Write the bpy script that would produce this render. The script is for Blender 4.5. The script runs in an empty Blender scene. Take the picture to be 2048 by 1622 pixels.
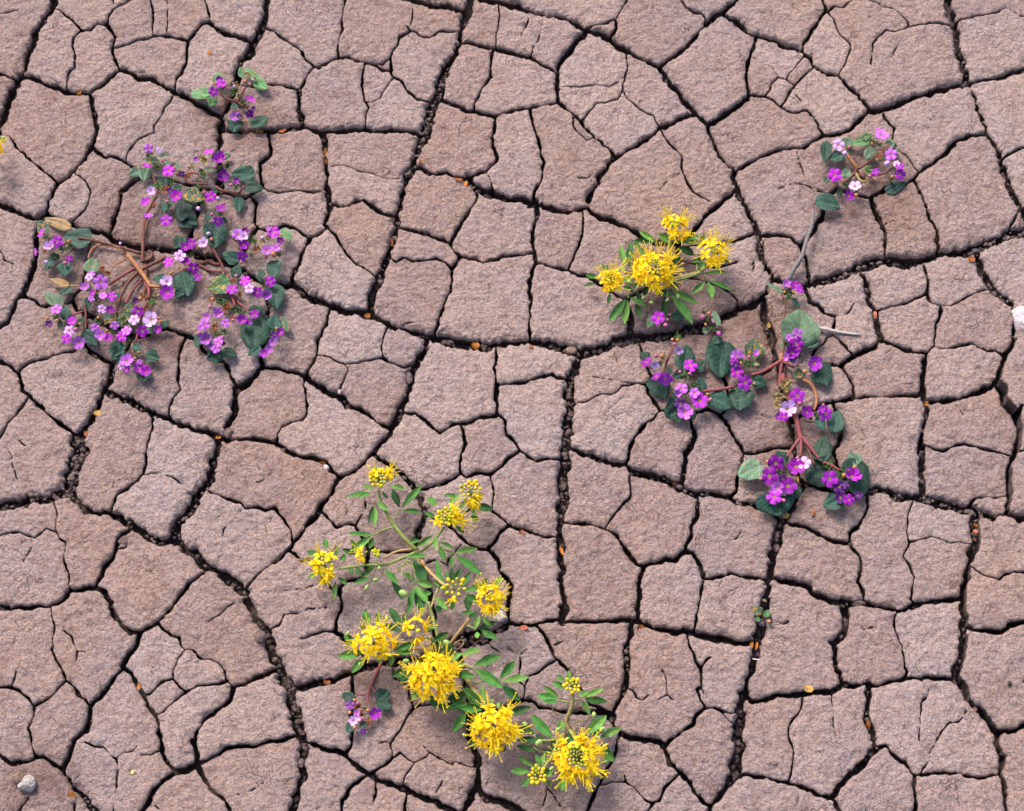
import bpy, math, random
import numpy as np
from mathutils import Vector, Matrix, Euler

# ------------------------------------------------------------------ camera, world, sun, exposure
SC = bpy.context.scene
MM = 0.001
TILT = math.radians(22.0)
DIST = 1.20
FPX = 2048.0 * DIST / 0.70
cam_d = bpy.data.cameras.new('camera')
cam = bpy.data.objects.new('camera', cam_d)
SC.collection.objects.link(cam)
cam.location = (0.0, -DIST * math.sin(TILT), DIST * math.cos(TILT))
cam.rotation_euler = (TILT, 0.0, 0.0)
cam_d.sensor_width = 36.0
cam_d.lens = 36.0 * FPX / 2048.0
cam_d.clip_start = 0.02
cam_d.clip_end = 400.0
SC.camera = cam

SUN_ELEV, SUN_AZ = math.radians(44.0), math.radians(-30.0)   # azimuth from +Y (top of the picture), positive to the right
w = bpy.data.worlds.new("World")
SC.world = w
w.use_nodes = True
nt = w.node_tree
bg = nt.nodes['Background']
sky = nt.nodes.new('ShaderNodeTexSky')
sky.sky_type = 'NISHITA'
sky.sun_disc = False
sky.sun_elevation = SUN_ELEV
sky.sun_rotation = SUN_AZ
sky.air_density = 1.0
sky.dust_density = 4.0
sky.ozone_density = 1.0
nt.links.new(sky.outputs[0], bg.inputs[0])
bg.inputs[1].default_value = 0.075
sun_d = bpy.data.lights.new('sun', 'SUN')
sun_d.energy = 1.3
sun_d.angle = math.radians(20.0)
sun_d.color = (1.0, 0.93, 0.90)
sun = bpy.data.objects.new('sun', sun_d)
SC.collection.objects.link(sun)
sdir = Vector((math.sin(SUN_AZ) * math.cos(SUN_ELEV), math.cos(SUN_AZ) * math.cos(SUN_ELEV), math.sin(SUN_ELEV)))
sun.rotation_euler = sdir.to_track_quat('Z', 'Y').to_euler()
sun.location = sdir * 5
SC.view_settings.view_transform = 'Standard'
SC.view_settings.look = 'None'
SC.view_settings.gamma = 1.0
SC.view_settings.use_curve_mapping = False
SC.view_settings.exposure = 1.74
SC.cycles.max_bounces = 6
SC.cycles.diffuse_bounces = 4

# ------------------------------------------------------------------ helpers
CT, ST = math.cos(TILT), math.sin(TILT)
CAMZ, CAMY = DIST * CT * 1000, -DIST * ST * 1000     # mm

def U(px, py, z=0.0):
    """A point of the photograph -> the place (mm) where that line of sight meets height z (mm)."""
    a = (px - 1024.0) / FPX
    b = (811.0 - py) / FPX
    dx, dy, dz = a, b * CT + ST, b * ST - CT
    t = (z - CAMZ) / dz
    return (dx * t, CAMY + dy * t, z)

def Ua(P):
    P = np.asarray(P, float)
    a = (P[:, 0] - 1024.0) / FPX
    b = (811.0 - P[:, 1]) / FPX
    dy, dz = b * CT + ST, b * ST - CT
    t = -CAMZ / dz
    return np.stack([a * t, CAMY + dy * t], 1)

MMPX = 1000 * 0.70 / 2048       # mm per photograph pixel, near the middle

def link(o, parent=None):
    SC.collection.objects.link(o)
    if parent is not None:
        o.parent = parent
    return o

def mesh_obj(name, V, F, mat, parent=None, smooth=True, loc=None):
    """V in mm; F list/array of faces."""
    me = bpy.data.meshes.new(name)
    V = np.asarray(V, float) * MM
    me.from_pydata(V.tolist(), [], [list(map(int, f)) for f in F])
    if smooth:
        me.polygons.foreach_set('use_smooth', np.ones(len(me.polygons), bool))
    me.materials.append(mat)
    me.update()
    o = bpy.data.objects.new(name, me)
    if loc is not None:
        o.location = loc
    return link(o, parent)

def fast_mesh(name, V, loops, starts, totals, mat, parent=None):
    me = bpy.data.meshes.new(name)
    V = (np.asarray(V) * MM).astype(np.float32)
    me.vertices.add(len(V)); me.vertices.foreach_set('co', V.ravel())
    me.loops.add(len(loops)); me.loops.foreach_set('vertex_index', loops.astype(np.int32))
    me.polygons.add(len(starts)); me.polygons.foreach_set('loop_start', starts.astype(np.int32))
    me.polygons.foreach_set('loop_total', totals.astype(np.int32))
    me.polygons.foreach_set('use_smooth', np.ones(len(starts), bool))
    me.update(calc_edges=True)
    me.validate()
    me.materials.append(mat)
    return link(bpy.data.objects.new(name, me), parent)

def thing(name, label, cat, loc=(0, 0, 0), group=None):
    o = bpy.data.objects.new(name, None)
    o.empty_display_size = 0.01
    o.location = loc
    link(o)
    o['label'] = label
    o['category'] = cat
    if group:
        o['group'] = group
    return o

class Noise2:
    """Smooth lattice noise, mean 0, about -1..1."""
    def __init__(s, seed):
        s.t = np.random.default_rng(seed).uniform(-1, 1, (256, 256))
    def __call__(s, x, y, wl):
        x = np.asarray(x) / wl; y = np.asarray(y) / wl
        xi, yi = np.floor(x).astype(int), np.floor(y).astype(int)
        u, v = x - xi, y - yi
        u = u * u * (3 - 2 * u); v = v * v * (3 - 2 * v)
        t = s.t; a, b, c, d = xi & 255, (xi + 1) & 255, yi & 255, (yi + 1) & 255
        return (t[c, a] * (1 - u) + t[c, b] * u) * (1 - v) + (t[d, a] * (1 - u) + t[d, b] * u) * v
N = [Noise2(100 + i) for i in range(10)]

# ------------------------------------------------------------------ node materials
class Mat:
    def __init__(s, name, rough=0.9, spec=0.2):
        s.m = bpy.data.materials.new(name); s.m.use_nodes = True
        s.nt = s.m.node_tree; s.n = s.nt.nodes
        s.b = s.n['Principled BSDF']
        s.b.inputs['Roughness'].default_value = rough
        s.b.inputs['Specular IOR Level'].default_value = spec
    def new(s, t, **k):
        x = s.n.new(t)
        for a, v in k.items():
            setattr(x, a, v)
        return x
    def l(s, a, b):
        s.nt.links.new(a, b)
    def pos(s):
        g = s.new('ShaderNodeNewGeometry'); return g.outputs['Position']
    def objpos(s):
        g = s.new('ShaderNodeTexCoord'); return g.outputs['Object']
    def noise(s, vec, scale, detail=4, rough=0.6, dist=0.0):
        x = s.new('ShaderNodeTexNoise')
        x.inputs['Scale'].default_value = scale; x.inputs['Detail'].default_value = detail
        x.inputs['Roughness'].default_value = rough; x.inputs['Distortion'].default_value = dist
        s.l(vec, x.inputs['Vector']); return x.outputs['Fac']
    def vor(s, vec, scale, feature='F1', rnd=1.0):
        x = s.new('ShaderNodeTexVoronoi'); x.feature = feature
        x.inputs['Scale'].default_value = scale; x.inputs['Randomness'].default_value = rnd
        s.l(vec, x.inputs['Vector']); return x.outputs['Distance']
    def warp(s, vec, scale, amt):
        x = s.new('ShaderNodeTexNoise'); x.inputs['Scale'].default_value = scale; x.inputs['Detail'].default_value = 2
        s.l(vec, x.inputs['Vector'])
        a = s.new('ShaderNodeVectorMath', operation='SUBTRACT'); s.l(x.outputs['Color'], a.inputs[0]); a.inputs[1].default_value = (.5, .5, .5)
        b = s.new('ShaderNodeVectorMath', operation='SCALE'); s.l(a.outputs[0], b.inputs[0]); b.inputs['Scale'].default_value = amt * 2
        c = s.new('ShaderNodeVectorMath', operation='ADD'); s.l(vec, c.inputs[0]); s.l(b.outputs[0], c.inputs[1])
        return c.outputs[0]
    def ramp(s, fac, stops):
        x = s.new('ShaderNodeValToRGB'); e = x.color_ramp.elements
        while len(e) < len(stops): e.new(0.5)
        for el, (p, c) in zip(e, stops):
            el.position = p; el.color = (*c, 1) if len(c) == 3 else c
        s.l(fac, x.inputs[0]); return x.outputs[0]
    def mr(s, v, a, b, c=0.0, d=1.0):
        x = s.new('ShaderNodeMapRange')
        for i, q in enumerate((a, b, c, d)): x.inputs[i + 1].default_value = q
        s.l(v, x.inputs[0]); return x.outputs[0]
    def mix(s, fac, a, b, mode='MIX'):
        x = s.new('ShaderNodeMix', data_type='RGBA', blend_type=mode)
        for v, i in ((fac, 0), (a, 6), (b, 7)):
            if isinstance(v, (int, float)): x.inputs[i].default_value = v
            elif isinstance(v, tuple): x.inputs[i].default_value = (*v, 1)
            else: s.l(v, x.inputs[i])
        return x.outputs[2]
    def math(s, op, a, b=0.0):
        x = s.new('ShaderNodeMath', operation=op)
        for i, v in enumerate((a, b)):
            if isinstance(v, (int, float)): x.inputs[i].default_value = v
            else: s.l(v, x.inputs[i])
        return x.outputs[0]
    def bump(s, h, strength, dist):
        x = s.new('ShaderNodeBump'); x.inputs['Strength'].default_value = strength
        x.inputs['Distance'].default_value = dist
        s.l(h, x.inputs['Height']); s.l(x.outputs[0], s.b.inputs['Normal']); return x
    def col(s, c):
        if isinstance(c, tuple): s.b.inputs['Base Color'].default_value = (*c, 1)
        else: s.l(c, s.b.inputs['Base Color'])

# plants drop leaf litter and keep the crust round them browner: (photograph x, y, radius in px)
STAINS = [(310, 560, 300), (480, 230, 120), (1715, 385, 150), (1500, 690, 190), (1590, 930, 170), (1320, 560, 150), (740, 1380, 90), (60, 1585, 130)]

def mud_material(name, k=1.0, crust=True):
    m = Mat(name, 0.95, 0.08)
    p = m.pos()
    big = m.noise(p, 10.0, 3, 0.55)
    mid = m.noise(p, 75.0, 4, 0.6)
    lump = m.vor(m.warp(p, 300.0, 0.0012), 330.0)
    grain = m.noise(p, 820.0, 4, 0.75)
    hue = m.noise(p, 480.0, 4, 0.7)
    fine = m.noise(p, 2100.0, 3, 0.7)
    base = m.ramp(grain, [(0.30, (0.250 * k, 0.160 * k, 0.125 * k)), (0.44, (0.470 * k, 0.350 * k, 0.315 * k)),
                          (0.56, (0.590 * k, 0.462 * k, 0.440 * k)), (0.72, (0.740 * k, 0.610 * k, 0.600 * k))])
    c = m.mix(1.0, base, m.ramp(hue, [(0.36, (1.06, 0.96, 0.84)), (0.52, (1.0, 1.0, 1.0)), (0.68, (0.94, 0.99, 1.10))]), 'MULTIPLY')
    c = m.mix(1.0, c, m.ramp(big, [(0.35, (1.03, 0.97, 0.92)), (0.65, (0.98, 0.99, 1.03))]), 'MULTIPLY')
    c = m.mix(1.0, c, m.ramp(mid, [(0.28, (0.80, 0.75, 0.74)), (0.48, (1.0, 1.0, 1.0)), (0.75, (1.07, 1.05, 1.03))]), 'MULTIPLY')
    c = m.mix(1.0, c, m.ramp(lump, [(0.0, (1.05, 1.05, 1.05)), (0.55, (0.97, 0.96, 0.95)), (0.9, (0.80, 0.76, 0.74))]), 'MULTIPLY')
    if crust:
        info = m.new('ShaderNodeObjectInfo'); hsv = m.new('ShaderNodeHueSaturation')
        m.l(m.mr(info.outputs['Random'], 0, 1, 0.90, 1.07), hsv.inputs['Value'])
        m.l(m.mr(info.outputs['Random'], 0, 1, 1.10, 0.92), hsv.inputs['Saturation'])
        m.l(c, hsv.inputs['Color']); c = hsv.outputs[0]
        # hair-fine shrinkage lines, here and there
        hv = m.vor(m.warp(p, 120.0, 0.006), 62.0, 'DISTANCE_TO_EDGE')
        hl = m.math('MULTIPLY', m.mr(hv, 0.006, 0.022, 1, 0), m.mr(m.noise(p, 45.0, 3, 0.6), 0.54, 0.62))
        c = m.mix(m.math('MULTIPLY', hl, 0.62), c, (0.10, 0.06, 0.055))
        st = None
        for x, y, r in STAINS:
            q = U(x, y, 0)
            d = m.new('ShaderNodeVectorMath', operation='DISTANCE'); m.l(p, d.inputs[0]); d.inputs[1].default_value = (q[0] * MM, q[1] * MM, 0)
            f = m.mr(d.outputs['Value'], r * MMPX * MM, r * MMPX * MM * 0.35)
            st = f if st is None else m.math('MAXIMUM', st, f)
        sn = m.math('MULTIPLY', st, m.mr(m.noise(p, 30.0, 5, 0.65), 0.30, 0.62))
        c = m.mix(m.math('MULTIPLY', sn, 0.85), c, m.mix(1.0, c, (0.62, 0.52, 0.47), 'MULTIPLY'))
    else:
        st = None
    # dark specks and rusty grains lying in the crust
    sp = m.vor(p, 300.0)
    spm = m.noise(p, 60.0, 2, 0.5)
    if st is not None: spm = m.math('ADD', spm, m.math('MULTIPLY', st, 0.10))
    s1 = m.math('MULTIPLY', m.mr(sp, 0.09, 0.19, 1, 0), m.mr(spm, 0.51, 0.63))
    c = m.mix(m.math('MULTIPLY', s1, 0.85), c, (0.05, 0.04, 0.042))
    fsp = m.mr(fine, 0.62, 0.70)
    c = m.mix(m.math('MULTIPLY', fsp, 0.32), c, (0.46, 0.25, 0.13))
    m.col(c)
    h = m.math('ADD', m.math('MULTIPLY', grain, 1.25), m.math('MULTIPLY', lump, -0.55))
    h = m.math('ADD', h, m.math('MULTIPLY', m.noise(p, 260.0, 3, 0.6), 0.7))
    h = m.math('ADD', h, m.math('MULTIPLY', fine, 0.30))
    if crust: h = m.math('SUBTRACT', h, m.math('MULTIPLY', hl, 0.35))
    m.bump(h, 1.0, 0.0032)
    return m.m

MUD = mud_material('cracked_mud')
SOIL = mud_material('shaded_crack_soil', 0.36, False)  # browner clay, darkened further: shade inside the cracks is put into the colour

CRACKS = """
@0 0 4.054
15 430 -30 420 60 340 170 280 260 260 350 220 430 185 560 140 640 85 760 40 890 0 1010 -40 1110
8 -60 570 0 588 70 615 140 635
8 430 60 500 95 590 165 640 210 660 240
9 660 240 720 235 790 185 860 190 905 235 930 290
4 865 190 890 120 915 75 990 35 1055 0 1110 -40
h2 925 60 915 -20
7 930 290 912 390 935 480 960 555
3 660 240 595 310 590 370 605 440 600 540 545 590 540 655 540 700
12 150 610 260 620 400 690 520 725 640 745 720 750
10 720 755 790 710 870 650 930 590 960 560
10 720 755 750 850 770 930 775 1030 760 1110 745 1170
10 745 1170 690 1260 600 1370 530 1440 470 1475
8 745 1170 800 1230 860 1270 940 1270 1015 1310 1090 1370 1140 1430
4 1015 1310 1035 1220 1110 1115 1200 1085 1245 1070 1255 1010 1300 940 1330 870 1385 810 1410 750
11 960 560 1060 575 1130 635 1230 625 1330 690 1410 740
13 1410 740 1500 765 1600 820 1720 890 1790 930
6 1410 740 1420 640 1470 570 1510 500 1515 430 1525 325
6 1525 325 1430 300 1370 285 1240 280
4 1240 280 1240 150 1235 70 1225 0 1222 -40
3 1240 290 1190 305 1100 315 1040 350 925 375
6 1525 325 1580 255 1640 195 1695 170
4 1695 170 1700 125 1690 80 1660 0 1650 -40
h2 1350 0 1370 40 1355 130 1350 260
13 1790 930 1770 1050 1785 1150 1770 1230 1790 1380 1780 1550
6 -40 1080 0 1085 80 1110 160 1220 270 1320 380 1410 470 1475
h2 425 1140 440 1090 495 1060
h2 0 105 60 90 150 80
@400 0 4.054
9 72 172 150 240 250 290 330 305 410 345
16 545 -40 540 110 500 220 430 340 400 420 330 500 300 580 285 680
11 285 680 250 790 200 900 168 930
7 520 215 600 245 680 300 780 370 830 440 925 535
8 925 535 960 545 1010 520 1060 485 1125 465
5 1125 465 1120 380 1130 290 1150 240 1155 120 1170 0 1175 -40
8 1125 465 1210 470 1310 505 1420 525 1480 510 1545 470
4 1545 470 1565 420 1605 370 1610 290 1700 250
3 1680 215 1700 238 1730 250 1810 290 1860 292 1930 250 2080 245
h2 1705 210 1715 150 1725 40
6 1420 525 1480 565 1545 570 1570 620
5 1545 470 1550 570
6 1570 620 1650 680 1690 740 1760 810 1860 825
4 1335 530 1320 590 1310 690 1335 820 1365 870 1345 930 1335 1040
3 1565 635 1510 700 1490 750 1465 800 1385 828 1335 815
9 925 535 870 600 830 690 805 720
6 285 690 450 700 540 680 660 678 735 695 805 720
13 805 720 800 810 805 900 830 1005
14 168 930 190 1050 350 1060 540 1050 700 1035 830 1005
11 830 1005 900 1040 990 1055 1150 1050 1330 1035 1420 1055 1560 1050 1700 1060 1810 1085
11 990 1055 1015 1130 1022 1250 1025 1400 1030 1520 1040 1600
3 1025 1350 1070 1340 1140 1332 1210 1355 1300 1388 1390 1400 1480 1437 1565 1450 1640 1435 1690 1400
6 545 1050 560 1100 575 1200 560 1260 485 1320 485 1420 505 1500
7 505 1500 550 1545 640 1555 730 1535 900 1548 1000 1548 1035 1560
@800 0 4.054
13 60 -20 150 5 250 30 420 50 500 80
18 575 -40 550 100 500 200 490 330 450 420 380 520 340 620 320 700 270 850 230 950 200 1080 180 1130 140 1220 100 1330 60 1420
15 575 -40 690 -20 860 10 980 50 1090 95 1250 115 1380 165 1510 240
6 1510 220 1620 195 1750 155
14 1510 245 1620 255 1700 300
4 1750 155 1790 90 1830 30 1840 0 1850 -40
7 1750 155 1760 220 1700 300
13 1510 245 1430 340 1350 430 1300 510 1280 590
9 490 335 580 345 680 368 780 380 890 415 1060 455
5 1060 455 1110 490 1200 540 1280 590
3 790 20 800 40 810 110 800 200 785 270 783 380
h2 1055 120 1035 190 1000 260 980 290
h3 1150 200 1135 290 1105 350 1060 450
5 765 385 745 440 735 530 735 610 690 665 650 740 615 810 605 870
9 285 770 360 800 450 835 560 880 650 900 770 935
8 770 935 850 910 960 880 1060 870 1180 845 1280 830
11 1280 590 1285 700 1280 830
9 1280 830 1370 890 1430 960 1470 990 1530 1070 1620 1140 1700 1210 1740 1275
6 775 935 770 1000 765 1070 745 1110 755 1180 790 1260 780 1310 720 1360 690 1385
7 1055 875 1070 960 1090 1050 1120 1130 1135 1220 1165 1310
6 1165 1310 1160 1380 1140 1480 1090 1560 1085 1620
h2 1165 1375 1210 1380 1260 1405 1340 1420 1380 1450
h2 1440 1440 1520 1440 1570 1400
9 90 1350 165 1350 220 1385 300 1410 380 1390 440 1420 560 1445 640 1400 690 1385
16 560 1445 640 1520
h3 690 1385 740 1450 750 1510 770 1560
14 1740 1275 1690 1340 1620 1440 1590 1520 1530 1622
9 1740 1275 1830 1230 1900 1180 2027 1110
3 1400 960 1415 1030 1460 1090 1515 1135 1575 1115
3 1835 420 1840 560 1815 660 1805 730
3 1805 730 1770 795 1690 820 1590 840 1545 895 1465 985
h2 1320 700 1440 705 1600 680 1700 700 1780 650 1810 620
@1200 0 4.054
14 80 290 150 360 280 430 400 495 480 540
14 480 540 560 640 640 740 720 850 800 930 870 1010
9 480 535 560 480 640 420 760 300 860 190
11 860 190 940 120 1010 70 1080 20 1140 -40
4 640 -40 700 60 750 90 820 100 850 140 860 190
13 985 100 1080 155 1170 225 1260 275 1380 300 1480 350 1570 380 1650 395
8 1650 390 1680 310 1730 220 1800 130 1840 75
6 1840 75 1815 0 1805 -40
7 1270 290 1240 390 1205 500 1190 600 1200 690 1205 765
10 1205 770 1140 830 1050 900 960 960 870 1010
3 1225 450 1320 520 1385 540 1450 620 1510 650 1580 705
3 1450 622 1390 680 1370 730 1335 780
3 1510 650 1540 590 1600 520 1670 430
6 1205 765 1330 775 1400 805 1470 860
5 1470 865 1520 800 1570 710 1640 630 1735 545
5 1470 865 1540 895 1600 910 1680 890
h2 1590 770 1660 860
6 1680 890 1740 950 1780 1030 1810 1090
10 1650 395 1700 470 1730 540
12 870 1010 920 1130 980 1250 1050 1340 1100 1370
8 1100 1365 1180 1320 1280 1280 1400 1215 1520 1190 1640 1190 1740 1130 1810 1090
14 1100 1370 1080 1440 1110 1520 1150 1600
11 115 1275 240 1215 400 1110 490 1040 600 985 720 930 800 930
3 180 730 240 800 330 880 440 930 490 1040
5 490 1050 520 1120 560 1180 620 1225 665 1290 665 1380 710 1480 760 1550 860 1610 895 1640
h2 650 1410 550 1460 480 1550
h2 1600 1210 1620 1310 1660 1420
h2 1450 1520 1600 1470 1700 1510 1800 1550 1880 1570
@1548 0 4.054
4 430 85 500 45 560 50 620 5 690 -40
4 650 -15 740 -10 830 5 880 40 970 60 1040 120 1095 170 1095 205
4 1095 205 1180 200 1260 180 1340 185 1450 205
4 1095 205 990 250 910 235
h3 910 235 870 270 820 330 800 370 795 450 785 530
3 430 80 480 140 520 230 545 290 600 340 625 385 600 460 580 520 525 600
h2 1030 320 990 390 950 470
16 1395 -40 1420 60 1450 160 1480 220 1500 330 1520 450 1550 560 1590 655
5 1470 165 1620 130 1740 120 1820 90 1880 60 1940 90 1990 130 2090 120
h2 1900 -20 1895 60
9 1600 655 1700 640 1830 620 1930 580 2090 540
14 1600 655 1440 700 1280 745 1130 790 1010 840 900 880 780 890
10 250 395 320 510 350 550 440 590 520 600 570 670 620 720 690 760 720 820 780 885
9 780 890 730 930 680 980 620 1040 520 1080 400 1095
4 875 890 910 965 975 1035 960 1120 1000 1210 1080 1255 1130 1330 1175 1405
13 1600 655 1630 760 1670 870 1710 1000 1770 1130 1830 1230 1860 1330 1900 1450 1950 1570
9 1745 1075 1620 1085 1500 1130 1420 1210 1290 1320 1180 1395 1130 1450
7 1850 1280 1950 1220 2090 1170
h2 160 1470 240 1490 340 1520 430 1560
@0 360 4.054
8 470 15 430 80 390 160 375 220 360 280
14 -60 150 0 190 80 235 190 280 280 310 365 285
10 365 285 450 320 580 360 720 400 880 435
9 1140 -30 1040 35 985 90 960 200 930 300 900 380 885 440
3 600 -65 690 0 735 100 700 190 680 240 590 320 580 360
14 885 440 930 490 1060 515 1180 545 1300 555 1420 550 1540 450
9 1610 60 1600 290 1570 380 1540 450
9 1140 -30 1300 -20 1480 20 1620 60 1780 90 1990 142
16 1420 550 1540 585 1700 625 1850 680 1960 720
10 320 305 300 480 290 600 260 740 220 860 175 935
8 175 935 120 985 100 1080 50 1150 -60 1240
8 175 935 260 960 330 1010 420 1010 540 1000 585 970
5 585 980 600 930 650 870 690 740 710 600 730 480 750 405
8 585 980 620 1050 690 1080 690 1200 690 1340
7 690 1340 620 1360 590 1390 480 1405 380 1445 260 1465 180 1510 145 1558
10 690 1340 790 1420 915 1480
8 -60 1450 60 1500 110 1550 145 1558
12 690 1080 800 1130 950 1200 1080 1270 1230 1230 1350 1190 1450 1240 1560 1275
8 915 1480 1010 1400 1080 1270
5 1500 1245 1460 1400 1450 1500 1440 1630
9 1560 1275 1680 1390 1815 1470
h2 0 580 40 610 50 650 110 690
@400 360 4.054
7 410 122 445 180 440 280 445 350 465 375
6 505 40 430 100 410 122
5 368 142 410 122
8 465 375 415 440 350 560 270 695
5 465 375 530 395 640 380 680 355 760 370 830 420 875 455
7 875 455 960 455 1035 390
8 1035 388 1010 350 1030 280 1050 240
11 1038 60 1040 130 1050 240
9 1045 160 1140 205 1210 205 1270 170 1320 155 1400 220 1500 270 1590 280
9 875 455 880 490 830 580 800 670 750 760 740 835
5 1035 388 1090 440 1130 520 1190 600 1250 660 1330 710 1410 780 1450 800
14 1675 -9 1645 110 1600 260 1600 380 1550 520 1510 640 1460 760 1410 880 1380 980 1370 1065
9 1600 378 1680 385 1790 420 1880 450 1960 470 2027 507
17 740 840 850 920 960 970 1060 1010 1200 1050 1370 1068
16 1370 1065 1460 1130 1560 1180 1700 1215 1820 1250 1950 1275
14 338 720 400 780 500 820 640 835 740 840
11 640 838 560 930 550 1080 540 1200 510 1350 490 1440 505 1500
8 1050 1008 1030 1130 985 1230 950 1330 950 1410 900 1490 855 1575
4 950 1420 1050 1440 1160 1485 1280 1475 1400 1455 1480 1440
4 1530 1170 1490 1260 1475 1360 1480 1440
6 1480 1440 1560 1480 1640 1505 1740 1490
14 1840 1255 1830 1350 1790 1430 1740 1490
9 505 1500 600 1520 700 1545 850 1575
3 1530 620 1590 665 1650 632 1720 662 1830 650 1910 630 1970 655 2040 712
h2 1060 690 1080 740 1130 760
h2 1640 1170 1690 1150 1750 1155
@800 360 4.054
9 405 505 445 570 490 613
9 490 613 455 680 415 715
7 415 715 430 800 415 890 375 970 340 1060 305 1160 280 1230
6 630 120 600 190 540 270 500 330 460 410 405 505
8 640 60 630 130
18 640 65 760 110 880 140 1000 150 1090 170
11 1090 165 1115 230 1110 310
13 1090 180 1200 225 1330 240 1450 230 1520 218
12 1520 218 1560 270 1680 320 1800 360 1900 410 1970 470
9 1110 310 1075 400 1075 500 1090 590 1105 670
5 1480 235 1487 380 1465 480 1420 590 1365 720
8 1105 670 1180 690 1290 710 1370 722 1440 760 1510 770
8 1510 770 1620 830 1760 940 1840 970
11 1840 970 1870 1090 1870 1200 1910 1280
7 1105 670 1080 720 1060 800 1050 900 1060 980 1050 1080 1050 1180 1050 1310
8 490 613 590 625 670 665 760 640 860 605 1000 600 1085 575
20 328 1275 460 1305 620 1325 800 1320 950 1310 1050 1300 1170 1320 1300 1350 1470 1400
22 1470 1400 1600 1360 1750 1310 1870 1270 1950 1260
6 780 1320 790 1430 770 1520 775 1622
12 1470 1400 1430 1500
7 775 1660 880 1650 960 1640 1060 1612 1150 1582 1230 1570 1300 1605 1400 1615
h2 1740 1390 1750 1450 1780 1490
h2 680 660 700 690 740 670
@1200 360 4.054
9 348 470 480 520 620 530 740 420 850 300 920 240 1060 120 1100 60
6 1260 430 1150 460 1080 490 960 520 620 530
8 620 530 640 640 560 760 400 860 230 960
5 640 640 740 670 860 700 1000 690 1110 660
5 1115 970 1060 920 1000 870 800 800 560 760
13 1150 130 1200 230 1240 320 1290 420 1310 520 1325 650
14 1325 650 1380 720 1400 800 1370 890 1320 940
8 1300 440 1370 450 1490 440 1550 450 1590 500 1630 522
7 1630 522 1640 570 1680 630 1690 720 1700 830
14 1320 935 1220 1000 1130 1020 1030 1080 970 1110
18 970 1110 830 1190 700 1200 600 1240 450 1260 310 1262
13 1395 790 1500 820 1640 840 1760 830 1870 810 2000 770
14 1320 940 1350 1080 1395 1230 1410 1340 1435 1450
5 310 1270 325 1360 370 1500 420 1590
5 1660 850 1690 930 1700 990 1770 1000 1820 1075 1880 1100 1905 1100 1905 1150 1895 1190
h3 1230 690 1250 660 1240 740
@1548 360 4.054
5 485 1190 485 1255
6 485 1250 430 1270 400 1320 330 1370 310 1420
5 485 1255 540 1300 590 1360 650 1415
h2 650 1000 610 1070 560 1100 505 1100
9 870 1285 800 1350 720 1390 650 1420 590 1460 545 1505
5 310 1420 400 1480 490 1495 545 1505
h2 490 1495 460 1440
9 545 1505 600 1570 640 1650 652 1760
14 590 770 680 715 750 825 770 930 780 1000 830 1070 850 1150 870 1230 870 1285
5 800 1055 900 1045 1000 1015 1060 995 1150 950 1245 915
6 1220 680 1260 810 1245 900 1255 960 1290 990 1360 1015
5 1360 1015 1440 1015 1520 970 1600 930 1720 880 1770 870
6 1360 1015 1350 1110 1320 1170 1320 1260 1305 1340
13 1650 555 1700 720 1740 800 1790 890 1880 950 1930 1000
7 1930 1000 1960 1100 1950 1200 1950 1290
9 1950 1290 1910 1370 1870 1440 1840 1530 1810 1622
9 1950 1290 2090 1260
9 870 1285 960 1330 1080 1370 1180 1390 1245 1395
13 1245 1395 1240 1480 1225 1735
7 1245 1395 1305 1335
6 1305 1338 1350 1370 1450 1360 1520 1340 1600 1325 1680 1360 1730 1385 1800 1380 1880 1430
20 250 850 380 810 480 790 560 760 700 700 850 645 960 630 1060 650 1200 640 1330 600 1440 580 1560 570 1700 530 1830 470 1920 430 2090 410
9 700 125 800 135 870 95 960 50 1060 40 1130 -10
10 700 125 620 90 520 60 470 110 395 280 350 350 300 420 215 525
9 790 135 820 260 870 350 900 420 905 500 910 640
8 1130 -10 1190 100 1230 210 1270 310 1330 400 1335 500 1345 600
13 1950 110 2010 220 2090 380
6 2010 220 1950 320 1890 450
h2 1530 70 1560 100 1570 150
h2 900 360 980 330
@0 720 4.054
9 145 98 155 180 170 230 250 290 350 390 440 480 540 550 625 615
5 -60 690 20 590 60 510 120 450 190 360 240 280
15 910 20 880 150 820 260 780 370 740 470 660 570 625 620
26 630 620 645 720 600 830 575 950 560 1080
17 560 1080 430 1090 300 1120 180 1140 80 1160 -60 1190
16 560 1080 640 1150 750 1230 870 1240 980 1290 1080 1355 1190 1420 1300 1470
13 850 240 930 280 1030 310 1120 360 1220 430 1300 450 1430 500 1560 560 1700 600 1780 620 1860 650
4 1440 170 1460 235 1400 300 1375 380 1360 470
5 1220 430 1245 490 1220 600 1190 700 1185 830 1160 920 1100 990 1000 1060 940 1100 910 1190 890 1240
h2 1170 930 1280 915 1390 955 1480 1010 1580 1060 1620 1070
17 1775 620 1745 740 1730 860 1680 990 1600 1085 1540 1220 1440 1320 1390 1410 1300 1470
12 1440 1325 1450 1400 1450 1470
14 1300 1470 1390 1465 1460 1470
10 1460 1470 1520 1545
8 1815 10 1850 80 1905 195
12 1905 195 1895 300 1885 430 1840 540 1840 650
h2 1960 1210 1890 1300 1810 1370 1800 1450
4 430 1090 440 1200 455 1260 450 1370 480 1450 530 1480 520 1560
4 -60 1420 80 1390 150 1390 220 1420 280 1440 330 1400 370 1360 450 1390
h2 250 1450 240 1530 180 1620
8 1080 1355 990 1410 950 1460 930 1540
h3 940 1530 1000 1520 1070 1490
h2 -10 685 80 655 150 650 200 695 240 700
h2 40 690 80 760 100 870 140 970
@400 720 4.054
11 850 115 900 165 980 200 1060 260 1150 310 1200 360 1290 390 1340 430 1430 490 1545 540
13 505 40 450 100 380 180 285 215
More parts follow.
